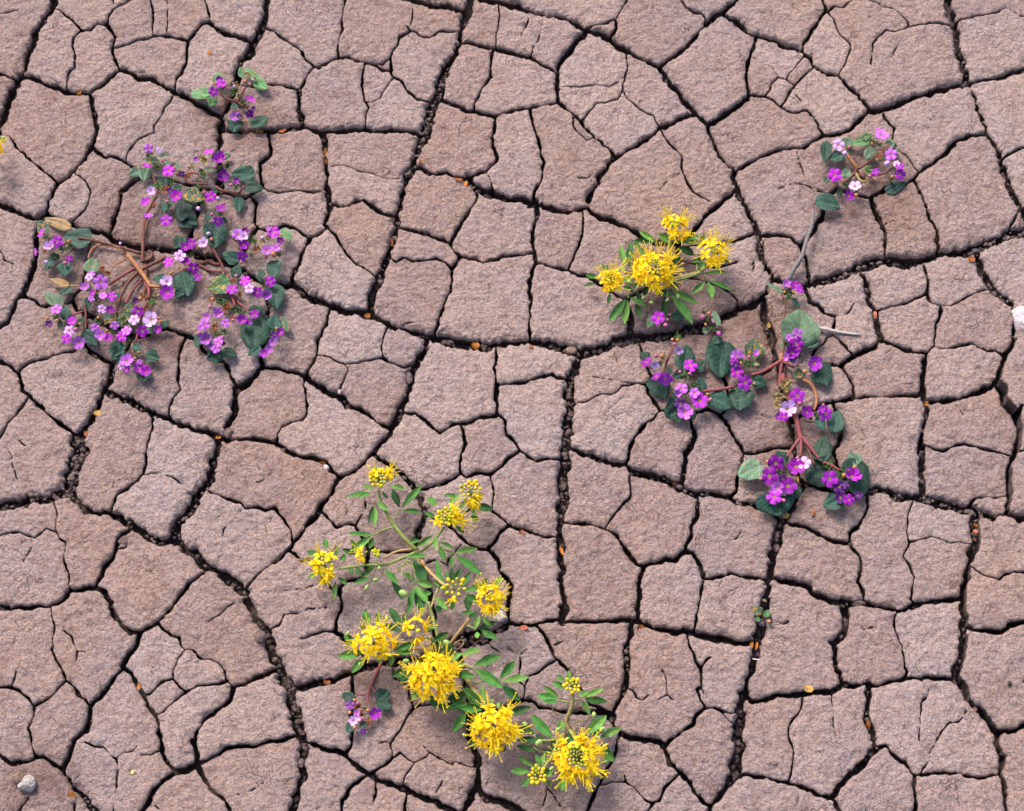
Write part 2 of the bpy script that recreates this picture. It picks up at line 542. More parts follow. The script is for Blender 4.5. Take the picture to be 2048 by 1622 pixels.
5 850 115 840 200 860 300 865 430 830 480 740 500 660 540 630 600 620 660
11 225 645 290 645 430 640 610 665 700 740 800 770 900 790 1000 840 1070 900 1130 945
10 1130 945 1220 925 1290 870 1380 770 1460 690 1540 590 1545 540
14 1740 30 1720 120 1690 240 1650 340 1625 390 1600 470 1545 540
10 1400 755 1500 830 1600 890 1700 990 1757 1043
14 1757 1043 1790 1150 1840 1240 1790 1350 1740 1480
9 1130 945 1090 1020 1070 1090 1000 1150 970 1200
9 970 1200 910 1290 850 1370 760 1470 690 1550
5 970 1205 1030 1280 1110 1360 1200 1330 1260 1345 1310 1430 1360 1510
9 1360 1510 1430 1540 1580 1550 1720 1545 1740 1480
h2 1265 1340 1310 1260 1340 1200 1340 1120
5 20 1035 70 1060 190 1110 335 1145 360 1200 490 1193 525 1215 600 1200 680 1290 735 1370 745 1480
3 1160 20 1205 70 1165 180 1110 280
h2 420 990 500 980 580 930
@800 720 4.054
8 10 410 120 420 200 480 260 545 320 575 430 525 530 508 640 475 780 450
8 135 1045 250 1010 350 985 440 940 490 908
8 795 195 785 300 785 440
6 785 430 850 500 870 600 930 650 970 730
5 970 730 890 780 830 850 740 915 690 915 650 900 540 940 490 912
6 970 730 1040 780 1110 810 1160 800 1240 800 1340 810
5 490 515 515 600 530 680 490 770 495 850 490 910
21 1430 40 1375 150 1385 320 1370 470 1345 640 1340 760 1330 880 1330 1050 1320 1200
15 1320 1200 1310 1300 1300 1420 1305 1520
4 1420 345 1510 335 1570 300 1650 275 1740 262 1800 205 1920 190 1990 195
h2 1560 130 1680 150 1800 180 1900 185
13 1340 690 1385 712 1480 760 1600 790 1740 830 1836 845
4 1870 870 1850 960 1870 1080 1850 1130 1760 1220 1700 1300 1660 1370
8 1310 1310 1400 1330 1500 1330 1600 1345 1660 1370
9 1660 1365 1750 1420 1830 1530
4 730 910 750 1000 755 1100 745 1220
6 745 1220 820 1270 890 1335
5 745 1220 600 1190 480 1250 400 1350
7 890 1335 980 1370 1090 1390 1170 1430 1300 1425
6 890 1335 810 1390 770 1460 710 1530
7 210 1240 400 1350 500 1430 570 1490 640 1530 710 1530
h2 1690 390 1760 340 1790 310
@1200 720 4.054
8 420 130 385 230 430 300 490 400
7 490 400 440 470 360 520 300 600 250 680 215 845
6 490 400 600 420 740 440 740 500
9 740 490 770 620 740 700 690 760 690 880 670 1020
6 740 440 880 390 980 440
9 980 440 1040 540 1110 630 1150 720 1170 750
6 980 440 1050 360 1040 260 990 110 990 -20 1010 -100
7 1435 -10 1390 70 1300 130 1180 180 1040 280
8 1170 750 1240 760 1330 740 1400 710 1570 695
5 1170 750 1150 850 1120 940 1110 1060 1060 1110
13 215 845 250 880 330 900 450 930 540 960 620 1010 700 1050 780 1090 900 1075 1050 1110 1130 1150 1250 1170 1380 1230 1480 1290
h6 690 940 640 930
8 800 1095 790 1240 740 1340 730 1440 690 1540
19 1480 1290 1450 1400 1440 1500
12 1680 1000 1610 1050 1560 1200 1500 1290
12 1540 480 1570 560 1580 700 1590 800 1620 960 1680 1000
9 1435 -10 1460 130 1500 330 1540 480
8 1490 1295 1560 1340 1650 1345 1750 1395 1850 1450 1940 1475 2030 1495
11 1680 1000 1780 1020 1850 1030 1950 1080 2160 1050
h2 1260 430 1330 450 1410 475
h2 1040 1480 1100 1440 1150 1390
@1548 720 4.054
10 150 500 240 430 330 395 400 360 480 330 655 300
9 655 300 800 290 1000 275 1228 275
13 1228 275 1240 400 1220 500 1220 600 1200 750 1210 880 1205 1000 1210 1090
11 1228 310 1340 320 1460 310 1560 280 1650 250 1760 200 1810 160
7 1800 170 1850 270 1870 350 1930 420 1970 500 1990 570
5 1970 490 1980 410 2090 370
9 1990 570 1985 650 1975 720 1940 770
5 1220 680 1300 720 1370 735 1450 700 1550 685 1620 700 1700 715 1800 740 1940 770
8 1940 770 1910 870 1900 960 1905 1080 1895 1180 1870 1280
5 1945 770 2090 770
16 740 1050 850 1030 950 1070 1050 1110 1200 1110
24 1200 1110 1350 1160 1500 1190 1620 1230 1750 1285
14 1750 1285 1880 1270 1960 1300 2090 1330
5 1560 1200 1640 1120 1740 1100 1800 1115 1900 1100
9 745 1050 760 1160 740 1260 680 1340 620 1400 625 1495
3 1140 1110 1095 1250 1080 1380 1105 1480 1050 1590
3 1105 1475 1180 1450 1280 1430 1340 1440 1430 1480 1500 1475 1570 1495 1650 1490
12 1645 1240 1610 1310 1640 1400 1640 1480 1600 1580
9 480 335 530 480 550 600 530 670 490 730 515 860
7 515 860 560 960 620 1080
h2 1470 340 1510 400 1540 440
h2 1880 1550 1940 1570 2000 1600
@0 1080 4.054
4 520 90 510 180 545 250 560 300 565 390
10 -60 525 180 545 400 535 500 480 565 400 680 390 770 380
8 930 80 910 140 850 200 820 290 770 380
9 770 380 850 420 890 500 920 600 1000 700 1060 740 1140 745
8 1140 745 1280 660 1380 560 1450 460 1530 360 1650 265
16 1500 70 1540 90 1640 190 1760 250 1880 340 1980 420
5 1280 660 1320 720 1380 770 1450 790 1460 860 1500 890 1560 890 1630 965 1700 965 1770 1000 1810 1060 1830 1130 1900 1195
3 1500 893 1440 960 1410 1060 1405 1120 1460 1190 1510 1240
3 1405 1120 1300 1160 1210 1240 1160 1250
5 1835 1145 1720 1180 1610 1180 1510 1240 1400 1320 1330 1390 1255 1420
10 1140 745 1110 830 1040 930 990 1030
9 990 1030 1060 1080 1120 1170 1170 1280 1220 1380 1260 1430 1280 1500
9 990 1030 910 1120 830 1240 720 1340
8 720 1340 650 1270 580 1180 530 1130 510 1070
4 510 1070 500 1040 440 960 415 880 430 760 445 680 410 610 405 535
h3 515 730 580 790 620 870 620 960 600 1020
h2 620 900 690 905
6 530 1130 450 1220 350 1300 265 1345
5 265 1345 200 1260 150 1210 70 1185 -60 1175
5 265 1345 260 1420 220 1520 230 1600
9 720 1340 730 1430 690 1540
8 1900 1195 1870 1290 1780 1360 1660 1460 1610 1540 1570 1640
h2 80 1170 110 1100 120 1050
@400 1080 4.054
14 358 420 400 540 450 640 540 730 555 800
5 705 80 760 110 800 150 830 175
5 830 165 880 155 950 200 1010 330 1080 400 1130 430
8 690 90 590 180 490 260 420 330 370 380
h2 680 410 800 400 950 360
h4 555 718 640 690 690 610 800 590 880 560 950 555 1020 545
7 1130 430 1150 500 1130 570 1105 640 1100 720 1090 740
8 1130 430 1130 370 1190 330 1290 310 1345 240 1360 150 1360 50
h4 1090 740 1000 740 900 770 820 800
7 1090 740 1180 810 1300 900 1360 1010
14 745 1195 850 1180 960 1160 1090 1140 1180 1080 1290 1050 1400 1010 1560 990 1700 960 1850 960
20 550 800 590 930 640 1030 690 1130 740 1200
18 740 1200 740 1290 770 1400 790 1500 830 1600
11 268 1195 360 1165 470 1110 620 1040
6 1235 1070 1245 1240 1230 1400 1222 1560 1225 1622
3 1565 1000 1580 1120 1690 1180 1700 1290 1725 1355
5 1890 1325 1780 1335 1730 1355 1690 1420 1640 1510 1565 1622
h2 60 660 160 600 220 540 290 500
@800 1080 4.054
8 710 70 760 120 800 160 800 240 860 310 900 370 885 450 880 560 890 665
15 1305 60 1315 180 1310 300 1330 400 1325 500 1320 650
8 890 665 960 690 1060 690 1130 670 1230 660 1320 655 1450 660 1600 660 1720 660 1850 650 1925 655
9 1830 70 1870 140 1930 190 1980 208
10 1980 208 1950 330 1940 450 1920 560 1925 655
6 1100 690 1160 760 1215 850 1245 940 1310 1000 1380 1060 1400 1130
4 1400 1130 1500 1250 1540 1330 1700 1380 1740 1400
4 1255 975 1180 1030 1110 1070 1040 1100 1020 1190 990 1300
h3 970 940 975 1000 972 1150 1020 1200
h2 1030 880 970 935
h2 880 880 970 940
h2 710 820 750 870 800 900
28 220 950 340 890 450 840 580 800 700 765
18 700 765 800 730 890 670
9 118 20 160 150 220 320 255 480 280 700 320 890
h3 200 195 270 170 330 175 380 200 390 150 420 125 500 40
8 980 1300 900 1320 820 1370 700 1380 560 1400
10 980 1300 1060 1300 1120 1350 1210 1370 1310 1390 1420 1400 1560 1400 1640 1420 1720 1460
13 1890 660 1870 780 1840 930 1855 1050 1840 1150 1800 1260 1750 1360 1720 1460
11 470 900 530 1100 550 1280 560 1450 570 1600
5 268 1325 410 1335 555 1330
h2 1840 1200 1890 1220 1920 1280 1960 1300
h2 1240 860 1290 840 1320 825
@1200 1080 4.054
9 690 80 610 170 540 160 450 190 358 208
9 690 80 760 90 800 150 830 230 845 300
6 845 300 830 390 815 500 790 600 765 730
8 845 305 920 310 1000 285 1060 260 1140 285 1220 300 1360 310
19 1440 40 1400 180 1380 300 1360 400 1340 520 1320 660 1300 760 1270 870
12 1380 300 1500 320 1590 340 1690 380 1740 450 1870 490 2010 510
14 300 655 380 690 500 720 640 750 760 740 820 770 950 790 1100 830 1200 830 1290 820
11 1270 870 1260 950 1230 1080 1190 1180 1165 1230
20 1165 1230 1150 1340 1140 1450 1125 1600
5 690 745 740 870 780 980 820 1045 815 1130 820 1180 780 1210 810 1300 860 1360
h3 820 1045 855 980 900 950
h2 820 1180 850 1260
h2 500 1050 540 1130 550 1260 590 1300
h2 550 1260 470 1300
h2 220 1200 270 1230 290 1280 340 1300 390 1260
6 860 1360 930 1355 1000 1380 1060 1410 1150 1380
7 860 1360 790 1400 740 1500 650 1570 565 1622
h3 960 1370 1060 1470 1080 1480
9 1165 1235 1240 1300 1340 1290 1440 1255 1560 1245 1680 1235 1790 1230 1880 1230 1965 1165
3 1650 1235 1650 1280 1610 1420 1540 1490 1530 1560 1540 1622
h3 1880 1230 1885 1350 1895 1500 1915 1580
h2 1430 660 1480 685 1530 660
@1548 1080 4.054
8 625 40 690 110 720 180 710 260 690 330 735 430 740 500
4 1050 130 1100 210 1140 300 1125 400 1110 480 1150 510
11 580 505 740 505 780 520 900 545 1010 570 1080 555 1150 510 1250 495 1350 485 1430 490 1510 470
5 1010 570 975 620 990 720 1030 840 1055 930 1065 1030 1085 1060 1065 1110
11 1600 120 1580 200 1555 330 1525 450 1530 520 1540 620 1540 720 1535 830 1515 950 1480 1040 1480 1130
6 1580 230 1650 280 1700 310 1810 345 1870 300 1930 285 2090 285
9 1540 700 1600 745 1700 750 1830 765 1890 710 1960 700 2090 670
11 555 1165 530 1100 505 980 485 830
13 560 500 590 640 590 740 520 800 485 830
9 555 1165 650 1170 760 1170 850 1180 920 1160 1010 1140 1065 1110 1200 1120 1320 1120 1400 1115 1480 1130
11 1480 1130 1530 1190 1570 1290 1650 1370 1740 1460 1795 1560
13 770 1175 770 1270 770 1400 760 1480 800 1560 815 1610
11 1795 1560 1920 1560 2090 1480
h3 1260 1210 1235 1280 1195 1310 1190 1440 1180 1530 1175 1622
h2 2090 1080 2027 1130 1990 1190
h3 1560 1390 1500 1480 1420 1480 1350 1560 1325 1622
h2 660 700 730 720 800 710
@0 1422 2.464
5 137 60 135 80 150 150 170 225
7 -40 170 0 215 40 245 130 245 170 228 210 228 250 250
9 435 20 420 85 370 140 340 210 305 280
14 305 280 330 340 350 365 400 420 490 520
8 305 280 250 250
6 130 425 90 480 60 530
6 360 450 345 530
h3 415 150 460 175 510 175 570 235 575 300 570 400 560 490
h2 570 235 600 205 650 195 670 170
h2 690 215 740 210 785 190
9 778 69 785 140 800 200 830 260 860 298
10 860 298 910 285 965 258
9 950 145 962 200 965 258
9 860 298 800 340 755 390 680 520
7 965 260 1050 215 1110 185 1180 175 1240 168 1365 148 1430 125 1475 110
7 965 260 1000 330 1050 390 1100 440 1160 530
h2 350 360 390 310
h2 750 450 780 480
@400 1422 2.464
14 512 145 500 250 500 310 480 400 440 530
9 515 145 570 165 620 190 690 205 740 240 780 280 830 310
6 744 130 748 155 730 190 712 215
5 948 143 935 165 945 200 940 240 880 285 830 310
3 940 238 985 203 1030 240 1060 255
3 1060 255 1120 225 1132 205
3 1060 255 1020 300 985 370
4 1132 205 1180 235 1240 262 1255 250 1330 272 1365 272
h2 1132 205 1100 170
h2 1220 280 1210 310 1180 370 1145 440
7 830 310 780 350 730 390 705 440 695 530
11 830 310 870 335 940 355 1000 380 1050 410 1140 440 1240 490 1300 530
6 1020 395 1010 460 1005 530
h4 865 340 865 400 850 460
h2 180 410 250 390 310 350
h2 880 160 920 150 945 165
@800 1422 2.464
12 350 140 380 230 390 300 383 365
12 383 365 350 410 300 530
13 383 365 420 430 500 445 560 470 650 520
9 1045 45 1080 110 1150 132 1250 136 1310 172
8 1080 110 1070 190 1040 250 1000 330 960 410 910 530
5 995 365 1050 350 1110 350 1160 380 1210 440 1245 457
h2 720 370 760 420 790 470
h2 725 385 705 470
@1200 1422 2.464
7 350 145 310 172
8 310 172 340 220 350 260 400 300 430 340 470 400 510 450 545 462
4 260 457 290 440 320 380 395 305
5 260 457 215 530
h3 120 310 130 350
21 690 130 680 220 675 310
14 675 310 640 360 600 410 545 462 545 530
10 675 312 780 322 850 340 930 355 1010 380 1070 410 1135 435
h2 970 370 975 430 960 490
3 938 140 960 200 940 300 928 355
@1548 1422 2.464
10 285 433 330 360 380 310 440 270 492 190 498 120
11 285 433 310 470 350 530
8 490 185 550 180 590 220 640 260 690 320
7 690 320 750 318 850 305 900 305 960 325 1020 335 1110 315
8 690 320 685 380 695 440 695 530
10 1095 110 1100 170 1120 230 1115 290 1110 315
9 1110 315 1135 380 1145 530
h3 805 95 800 140 765 210 770 235 725 290 718 320
h3 715 130 716 150
"""
# ------------------------------------------------------------------ the crack network, traced once as lines on the ground
def parse_cracks():
    out = []
    ox = oy = 0; sc = 1
    for ln in CRACKS.strip().splitlines():
        t = ln.split()
        if ln[0] == '@':
            ox, oy, sc = float(t[0][1:]), float(t[1]), float(t[2]); continue
        hair = t[0][0] == 'h'
        wd = float(t[0].lstrip('h'))
        P = np.array(list(map(float, t[1:]))).reshape(-1, 2) / sc + (ox, oy)
        out.append([hair, wd, P])
    return out

def seg_near(p, A, B):
    d = B - A; L = (d * d).sum(1) + 1e-9
    t = np.clip(((p - A) * d).sum(1) / L, 0, 1)
    Q = A + d * t[:, None]
    r = np.hypot(*(Q - p).T)
    i = r.argmin()
    return r[i], Q[i]

crk = parse_cracks()
for i, (hair, wd, P) in enumerate(crk):
    if hair and wd < 3:
        continue
    A = np.concatenate([q[2][:-1] for j, q in enumerate(crk) if j != i and not (q[0] and not hair)])
    B = np.concatenate([q[2][1:] for j, q in enumerate(crk) if j != i and not (q[0] and not hair)])
    for end in (0, -1):
        p = P[end]
        if p[0] < 4 or p[1] < 4 or p[0] > 2044 or p[1] > 1618:
            q = P[1] if end == 0 else P[-2]
            d = p - q; d = d / (np.hypot(*d) + 1e-6)
            ext = p + d * 80
            crk[i][2] = P = np.vstack([ext, P] if end == 0 else [P, ext])
            continue
        r, q = seg_near(p, A, B)
        if 0.3 < r < (10 if not hair else 5):
            crk[i][2] = P = np.vstack([q, P] if end == 0 else [P, q])

rng = np.random.default_rng(7)
def jag(P, amp, step=2.2):
    """Break a traced line into short ragged pieces."""
    out = [P[0]]
    for a, b in zip(P[:-1], P[1:]):
        L = np.hypot(*(b - a)); n = max(1, int(L / step))
        for k in range(1, n + 1):
            q = a + (b - a) * k / n
            out.append(q)
    Q = np.array(out)
    n = len(Q)
    if n > 2:
        f = N[0](np.arange(n) * 1.7 + rng.uniform(0, 200), np.zeros(n) + rng.uniform(0, 200), 2.6) * amp + \
            N[1](np.arange(n) * 1.7 + rng.uniform(0, 200), np.zeros(n) + rng.uniform(0, 200), 7.0) * amp * 0.8
        g = np.gradient(Q, axis=0); g /= np.hypot(*g.T)[:, None] + 1e-9
        e = np.minimum(np.arange(n), np.arange(n)[::-1]); fade = np.clip(e / 2.0, 0, 1)
        Q = Q + np.stack([-g[:, 1], g[:, 0]], 1) * (f * fade)[:, None]
    return Q

H = 0.80
X0, Y0 = -392.0, -330.0
NX, NY = int(784 / H) + 1, int(690 / H) + 1
gx = X0 + np.arange(NX) * H
gy = Y0 + np.arange(NY) * H
D = np.full((NY, NX), 40.0)
W = np.full((NY, NX), 1.0)
CL = np.full((NY, NX), 40.0)      # distance to the nearest full crack's middle line
for hair, wd, P in crk:
    full = wd * MMPX
    Q = jag(Ua(P), 0.55 + 0.06 * full)
    n = len(Q)
    hw = 0.5 * full * (0.86 + 0.30 * N[2](np.arange(n) + rng.uniform(0, 200), np.zeros(n), 6.0))
    if hair:
        tpr = np.clip(np.minimum(np.arange(n), np.arange(n)[::-1]) / 4.0 + 0.5, 0, 1)
        hw = np.clip(hw * tpr, 0.30, None) if wd < 3 else np.clip(hw * tpr, 0.40, None)
    else:
        hw = np.clip(hw, 0.47, None)
    for a, b, r0, r1 in zip(Q[:-1], Q[1:], hw[:-1], hw[1:]):
        R = max(r0, r1) + 6.5
        i0 = max(0, int((min(a[0], b[0]) - R - X0) / H)); i1 = min(NX, int((max(a[0], b[0]) + R - X0) / H) + 2)
        j0 = max(0, int((min(a[1], b[1]) - R - Y0) / H)); j1 = min(NY, int((max(a[1], b[1]) + R - Y0) / H) + 2)
        if i0 >= i1 or j0 >= j1: continue
        xx = gx[None, i0:i1]; yy = gy[j0:j1, None]
        d = b - a; L = d @ d + 1e-9
        t = np.clip(((xx - a[0]) * d[0] + (yy - a[1]) * d[1]) / L, 0, 1)
        dc = np.hypot(xx - a[0] - d[0] * t, yy - a[1] - d[1] * t)
        if not hair:
            np.copyto(CL[j0:j1, i0:i1], np.minimum(CL[j0:j1, i0:i1], dc))
        dd = dc - (r0 + (r1 - r0) * t)
        S = D[j0:j1, i0:i1]; m = dd < S
        S[m] = dd[m]
        W[j0:j1, i0:i1][m] = full
XX, YY = np.meshgrid(gx, gy)
edge = np.minimum(np.minimum(XX - X0, gx[-1] - XX), np.minimum(YY - Y0, gy[-1] - YY)) - 1.5
D = np.minimum(D, edge)
D[0, :] = D[-1, :] = -1; D[:, 0] = D[:, -1] = -1
# crumbled edges: more of it along wide cracks
rag = np.clip(0.22 + W * 0.16, 0.25, 1.25)
D = D + np.where(D < 6, rag * (N[3](XX, YY, 5.5) * 0.8 + N[4](XX, YY, 2.2) * 0.9) - 0.05, 0)

D = np.minimum(D, CL - 0.46)
D[0, :] = D[-1, :] = -1; D[:, 0] = D[:, -1] = -1

def flood(ins):
    lab = np.zeros(ins.shape, np.int32)
    flat = ins.ravel(); lf = lab.ravel(); nx = ins.shape[1]
    idx = np.flatnonzero(flat)
    todo = bytearray(flat.astype(np.uint8).tobytes())
    cur = 0
    res = np.zeros(flat.size, np.int32)
    for s in idx.tolist():
        if not todo[s]: continue
        cur += 1; todo[s] = 0
        st = [s]; got = [s]
        while st:
            q = st.pop()
            for r in (q - 1, q + 1, q - nx, q + nx):
                if todo[r]:
                    todo[r] = 0; st.append(r); got.append(r)
        res[got] = cur
    return res.reshape(ins.shape), cur

# marching-squares tables: corners 0..3 ccw (0,0),(1,0),(1,1),(0,1); edges 4..7 between corner k and k+1
def ms_table():
    T = {}
    for c in range(1, 16):
        ins = [(c >> k) & 1 for k in range(4)]
        if c in (5, 10):
            polys = []; segs = []
            for k in range(4):
                if ins[k]:
                    polys.append([k, 4 + k, 4 + (k + 3) % 4]); segs.append((4 + k, 4 + (k + 3) % 4))
        else:
            poly = []; ent = ext = None
            for k in range(4):
                if ins[k]: poly.append(k)
                if ins[k] != ins[(k + 1) % 4]:
                    poly.append(4 + k)
                    if ins[k]: ext = 4 + k
                    else: ent = 4 + k
            polys = [poly]; segs = [(ext, ent)] if c != 15 else []
        T[c] = (polys, segs)
    return T
MS = ms_table()

def plates_from_field(D, lab, zfun, gx, gy, rings, rnd_seed):
    """Yields (label, V, loops, starts, totals): the top skin of every plate plus its broken sides."""
    ny, nx = D.shape
    ins = lab > 0
    c = ins[:-1, :-1] * 1 + ins[:-1, 1:] * 2 + ins[1:, 1:] * 4 + ins[1:, :-1] * 8
    nid = np.arange(ny * nx).reshape(ny, nx)
    NH = ny * nx
    # vertex ids: node -> nid ; horizontal edge (j,i)-(j,i+1) -> NH+nid ; vertical edge (j,i)-(j+1,i) -> 2*NH+nid
    cy, cx = np.nonzero((c > 0))
    cc = c[cy, cx]
    def vid(k, y, x):
        if k == 0: return nid[y, x]
        if k == 1: return nid[y, x + 1]
        if k == 2: return nid[y + 1, x + 1]
        if k == 3: return nid[y + 1, x]
        if k == 4: return NH + nid[y, x]
        if k == 5: return 2 * NH + nid[y, x + 1]
        if k == 6: return NH + nid[y + 1, x]
        if k == 7: return 2 * NH + nid[y, x]
    labf = lab.ravel()
    def labof(poly, y, x):
        k = [q for q in poly if q < 4][0]
        return labf[vid(k, y, x)]
    groups = {}
    segA, segB, segL = [], [], []
    for case, (polys, segs) in MS.items():
        m = cc == case
        if not m.any(): continue
        y, x = cy[m], cx[m]
        for pi, poly in enumerate(polys):
            F = np.stack([vid(k, y, x) for k in poly], 1)
            L = labof(poly, y, x)
            groups.setdefault(len(poly), []).append((F, L))
            if segs:
                s = segs[pi]
                segA.append(vid(s[0], y, x)); segB.append(vid(s[1], y, x)); segL.append(L)
    segA, segB, segL = map(np.concatenate, (segA, segB, segL))
    polysets = {n: (np.concatenate([a for a, _ in g]), np.concatenate([b for _, b in g])) for n, g in groups.items()}
    # geometry of every vertex id on demand
    Df = D.ravel()
    def coords(ids):
        kind = ids // NH; n = ids % NH
        j, i = n // nx, n % nx
        x = gx[i].astype(float); y = gy[j].astype(float); d = np.maximum(Df[n], 0)
        for kk, off in ((1, 1), (2, nx)):
            m = kind == kk
            a = Df[n[m]]; b = Df[n[m] + off]
            la = labf[n[m]] > 0
            a = np.where(la, np.maximum(a, 1e-3), np.minimum(a, -1e-3)); 
            lb = labf[n[m] + off] > 0
            b = np.where(lb, np.maximum(b, 1e-3), np.minimum(b, -1e-3))
            t = np.clip(a / (a - b + 1e-12), 0.06, 0.94)
            if kk == 1: x[m] += t * (gx[1] - gx[0])
            else: y[m] += t * (gy[1] - gy[0])
            d[m] = 0
        return x, y, d, n
    GY, GX = np.gradient(D, gy[1] - gy[0], gx[1] - gx[0])
    GXf, GYf = GX.ravel(), GY.ravel()
    order = {n: np.argsort(L, kind='stable') for n, (F, L) in polysets.items()}
    nl = lab.max()
    cuts = {n: np.searchsorted(L[order[n]], np.arange(nl + 2)) for n, (F, L) in polysets.items()}
    so = np.argsort(segL, kind='stable'); scut = np.searchsorted(segL[so], np.arange(nl + 2))
    for L in range(1, nl + 1):
        Fs = {}
        for n, (F, _) in polysets.items():
            a, b = cuts[n][L], cuts[n][L + 1]
            if b > a: Fs[n] = F[order[n][a:b]]
        if not Fs: continue
        ids = np.unique(np.concatenate([f.ravel() for f in Fs.values()]))
        x, y, d, nn = coords(ids)
        z = zfun(x, y, d, nn, L)
        V = [np.stack([x, y, z], 1)]
        loops, tot = [], []
        for n, F in Fs.items():
            f = np.searchsorted(ids, F)
            loops.append(f.ravel()); tot.append(np.full(len(f), n))
        sa, sb = segA[so[scut[L]:scut[L + 1]]], segB[so[scut[L]:scut[L + 1]]]
        if len(sa):
            bid = np.unique(np.concatenate([sa, sb]))
            bi = np.searchsorted(ids, bid)
            ga, gb = np.searchsorted(bid, sa), np.searchsorted(bid, sb)
            bx, by, bz, bn = x[bi], y[bi], z[bi], nn[bi]
            ux, uy = GXf[bn], GYf[bn]; q = np.hypot(ux, uy) + 1e-6; ux, uy = ux / q, uy / q
            prev = bi; base = len(ids)
            for depth, inn, amp in rings:
                zz = bz - depth + amp * 0.6 * N[5](bx, by, 3.0)
                sh = inn + amp * (N[6](bx + depth * 3.1, by - depth * 2.3, 2.4) * 0.7 + N[7](bx - depth * 5, by + depth * 4, 5.0))
                V.append(np.stack([bx + ux * sh, by + uy * sh, zz], 1))
                cur = base + np.arange(len(bid)); base += len(bid)
                loops.append(np.stack([prev[gb], prev[ga], cur[ga], cur[gb]], 1).ravel())
                tot.append(np.full(len(ga), 4))
                prev = cur
        loops = np.concatenate(loops); tot = np.concatenate(tot)
        yield L, np.concatenate(V), loops, np.concatenate([[0], np.cumsum(tot)[:-1]]), tot, sum(len(f) for f in Fs.values()) + 2 * len(sa)

lab, nlab = flood(D > 0)
cnt = np.bincount(lab.ravel(), minlength=nlab + 1)
small = np.flatnonzero(cnt < 45)
lab[np.isin(lab, small[small > 0])] = 0
keep = np.unique(lab); keep = keep[keep > 0]
remap = np.zeros(nlab + 1, np.int32); remap[keep] = np.arange(1, len(keep) + 1)
lab = remap[lab]; NP = len(keep)

prng = np.random.default_rng(21)
P_off = np.clip(prng.normal(0, 0.7, NP + 1), -1.7, 1.2)
P_tx, P_ty = prng.normal(0, 0.018, NP + 1), prng.normal(0, 0.018, NP + 1)
ct = np.bincount(lab.ravel(), minlength=NP + 1)
cxm = np.bincount(lab.ravel(), XX.ravel(), NP + 1) / np.maximum(ct, 1)
cym = np.bincount(lab.ravel(), YY.ravel(), NP + 1) / np.maximum(ct, 1)
Wf = W.ravel()

def top_relief(x, y):
    r = 0.45 * N[8](x, y, 26.0) + 0.45 * N[9](x, y, 9.0) + 0.42 * N[3](x + 50, y, 5.2) + 0.30 * N[4](x, y + 90, 2.6)
    # a crust broken into little overlapping scabs
    s = N[6](x * 0.8 + y * 0.25, y * 1.25, 3.3) + 0.6 * N[7](x, y, 1.7)
    return r + 0.30 * np.tanh(2.4 * s)

def plate_z(x, y, d, n, L):
    wv = Wf[n]
    R = np.clip(0.6 + 0.55 * wv, 0.7, 3.4) * (1 + 0.45 * N[5](x, y, 14.0))
    u = np.clip(1 - d / R, 0, 1)
    drop = R * np.clip(0.34 + 0.07 * wv, 0, 0.75) * (1 - np.sqrt(1 - np.minimum(u, 0.995) ** 2))
    R2 = np.clip(2 + wv * 2.0, 0, 13)
    drop2 = 0.085 * R2 * np.clip(1 - d / np.maximum(R2, 0.1), 0, 1) ** 2
    return P_off[L] + P_tx[L] * (x - cxm[L]) + P_ty[L] * (y - cym[L]) + top_relief(x, y) - drop - drop2

ground = None
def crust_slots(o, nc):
    """The bleached dry crust is a few millimetres thick; the clay under it is browner, with crack shade put into its colour."""
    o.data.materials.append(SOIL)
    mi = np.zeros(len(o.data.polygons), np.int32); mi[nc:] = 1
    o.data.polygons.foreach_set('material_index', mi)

def build_plates():
    global ground
    # the soil the plates stand on, one sheet out to the horizon; finer under the picture
    ax = np.concatenate([[-60000, -8000, -2000, -1100, -700], np.arange(-400, 401, 2.5), [700, 1100, 2000, 8000, 60000]])
    ay = np.concatenate([[-60000, -8000, -2000, -1100, -650], np.arange(-340, 371, 2.5), [650, 1100, 2000, 8000, 60000]])
    gxx, gyy = np.meshgrid(ax, ay)
    z = -15.5 + 1.6 * N[8](gxx, gyy, 14.0) + 0.9 * N[3](gxx, gyy, 6.0)
    z = np.where((np.abs(gxx) > 600) | (np.abs(gyy) > 600), -15.5, z)
    ny, nx = gxx.shape
    i = np.arange(ny * nx).reshape(ny, nx)
    F = np.stack([i[:-1, :-1], i[:-1, 1:], i[1:, 1:], i[1:, :-1]], -1).reshape(-1, 4)
    V = np.stack([gxx, gyy, z], -1).reshape(-1, 3)
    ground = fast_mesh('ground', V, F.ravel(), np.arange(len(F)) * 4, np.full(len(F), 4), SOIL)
    ground['kind'] = 'structure'
    rings = [(0.55, -0.06, 0.10), (1.6, 0.02, 0.30), (3.6, 0.25, 0.55), (7.0, 0.5, 0.75), (11.5, 0.7, 0.8), (17.5, 0.9, 0.5)]
    for L, V, loops, st, tot, nc in plates_from_field(D, lab, plate_z, gx, gy, rings, 5):
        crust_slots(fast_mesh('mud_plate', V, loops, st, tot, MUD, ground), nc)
build_plates()

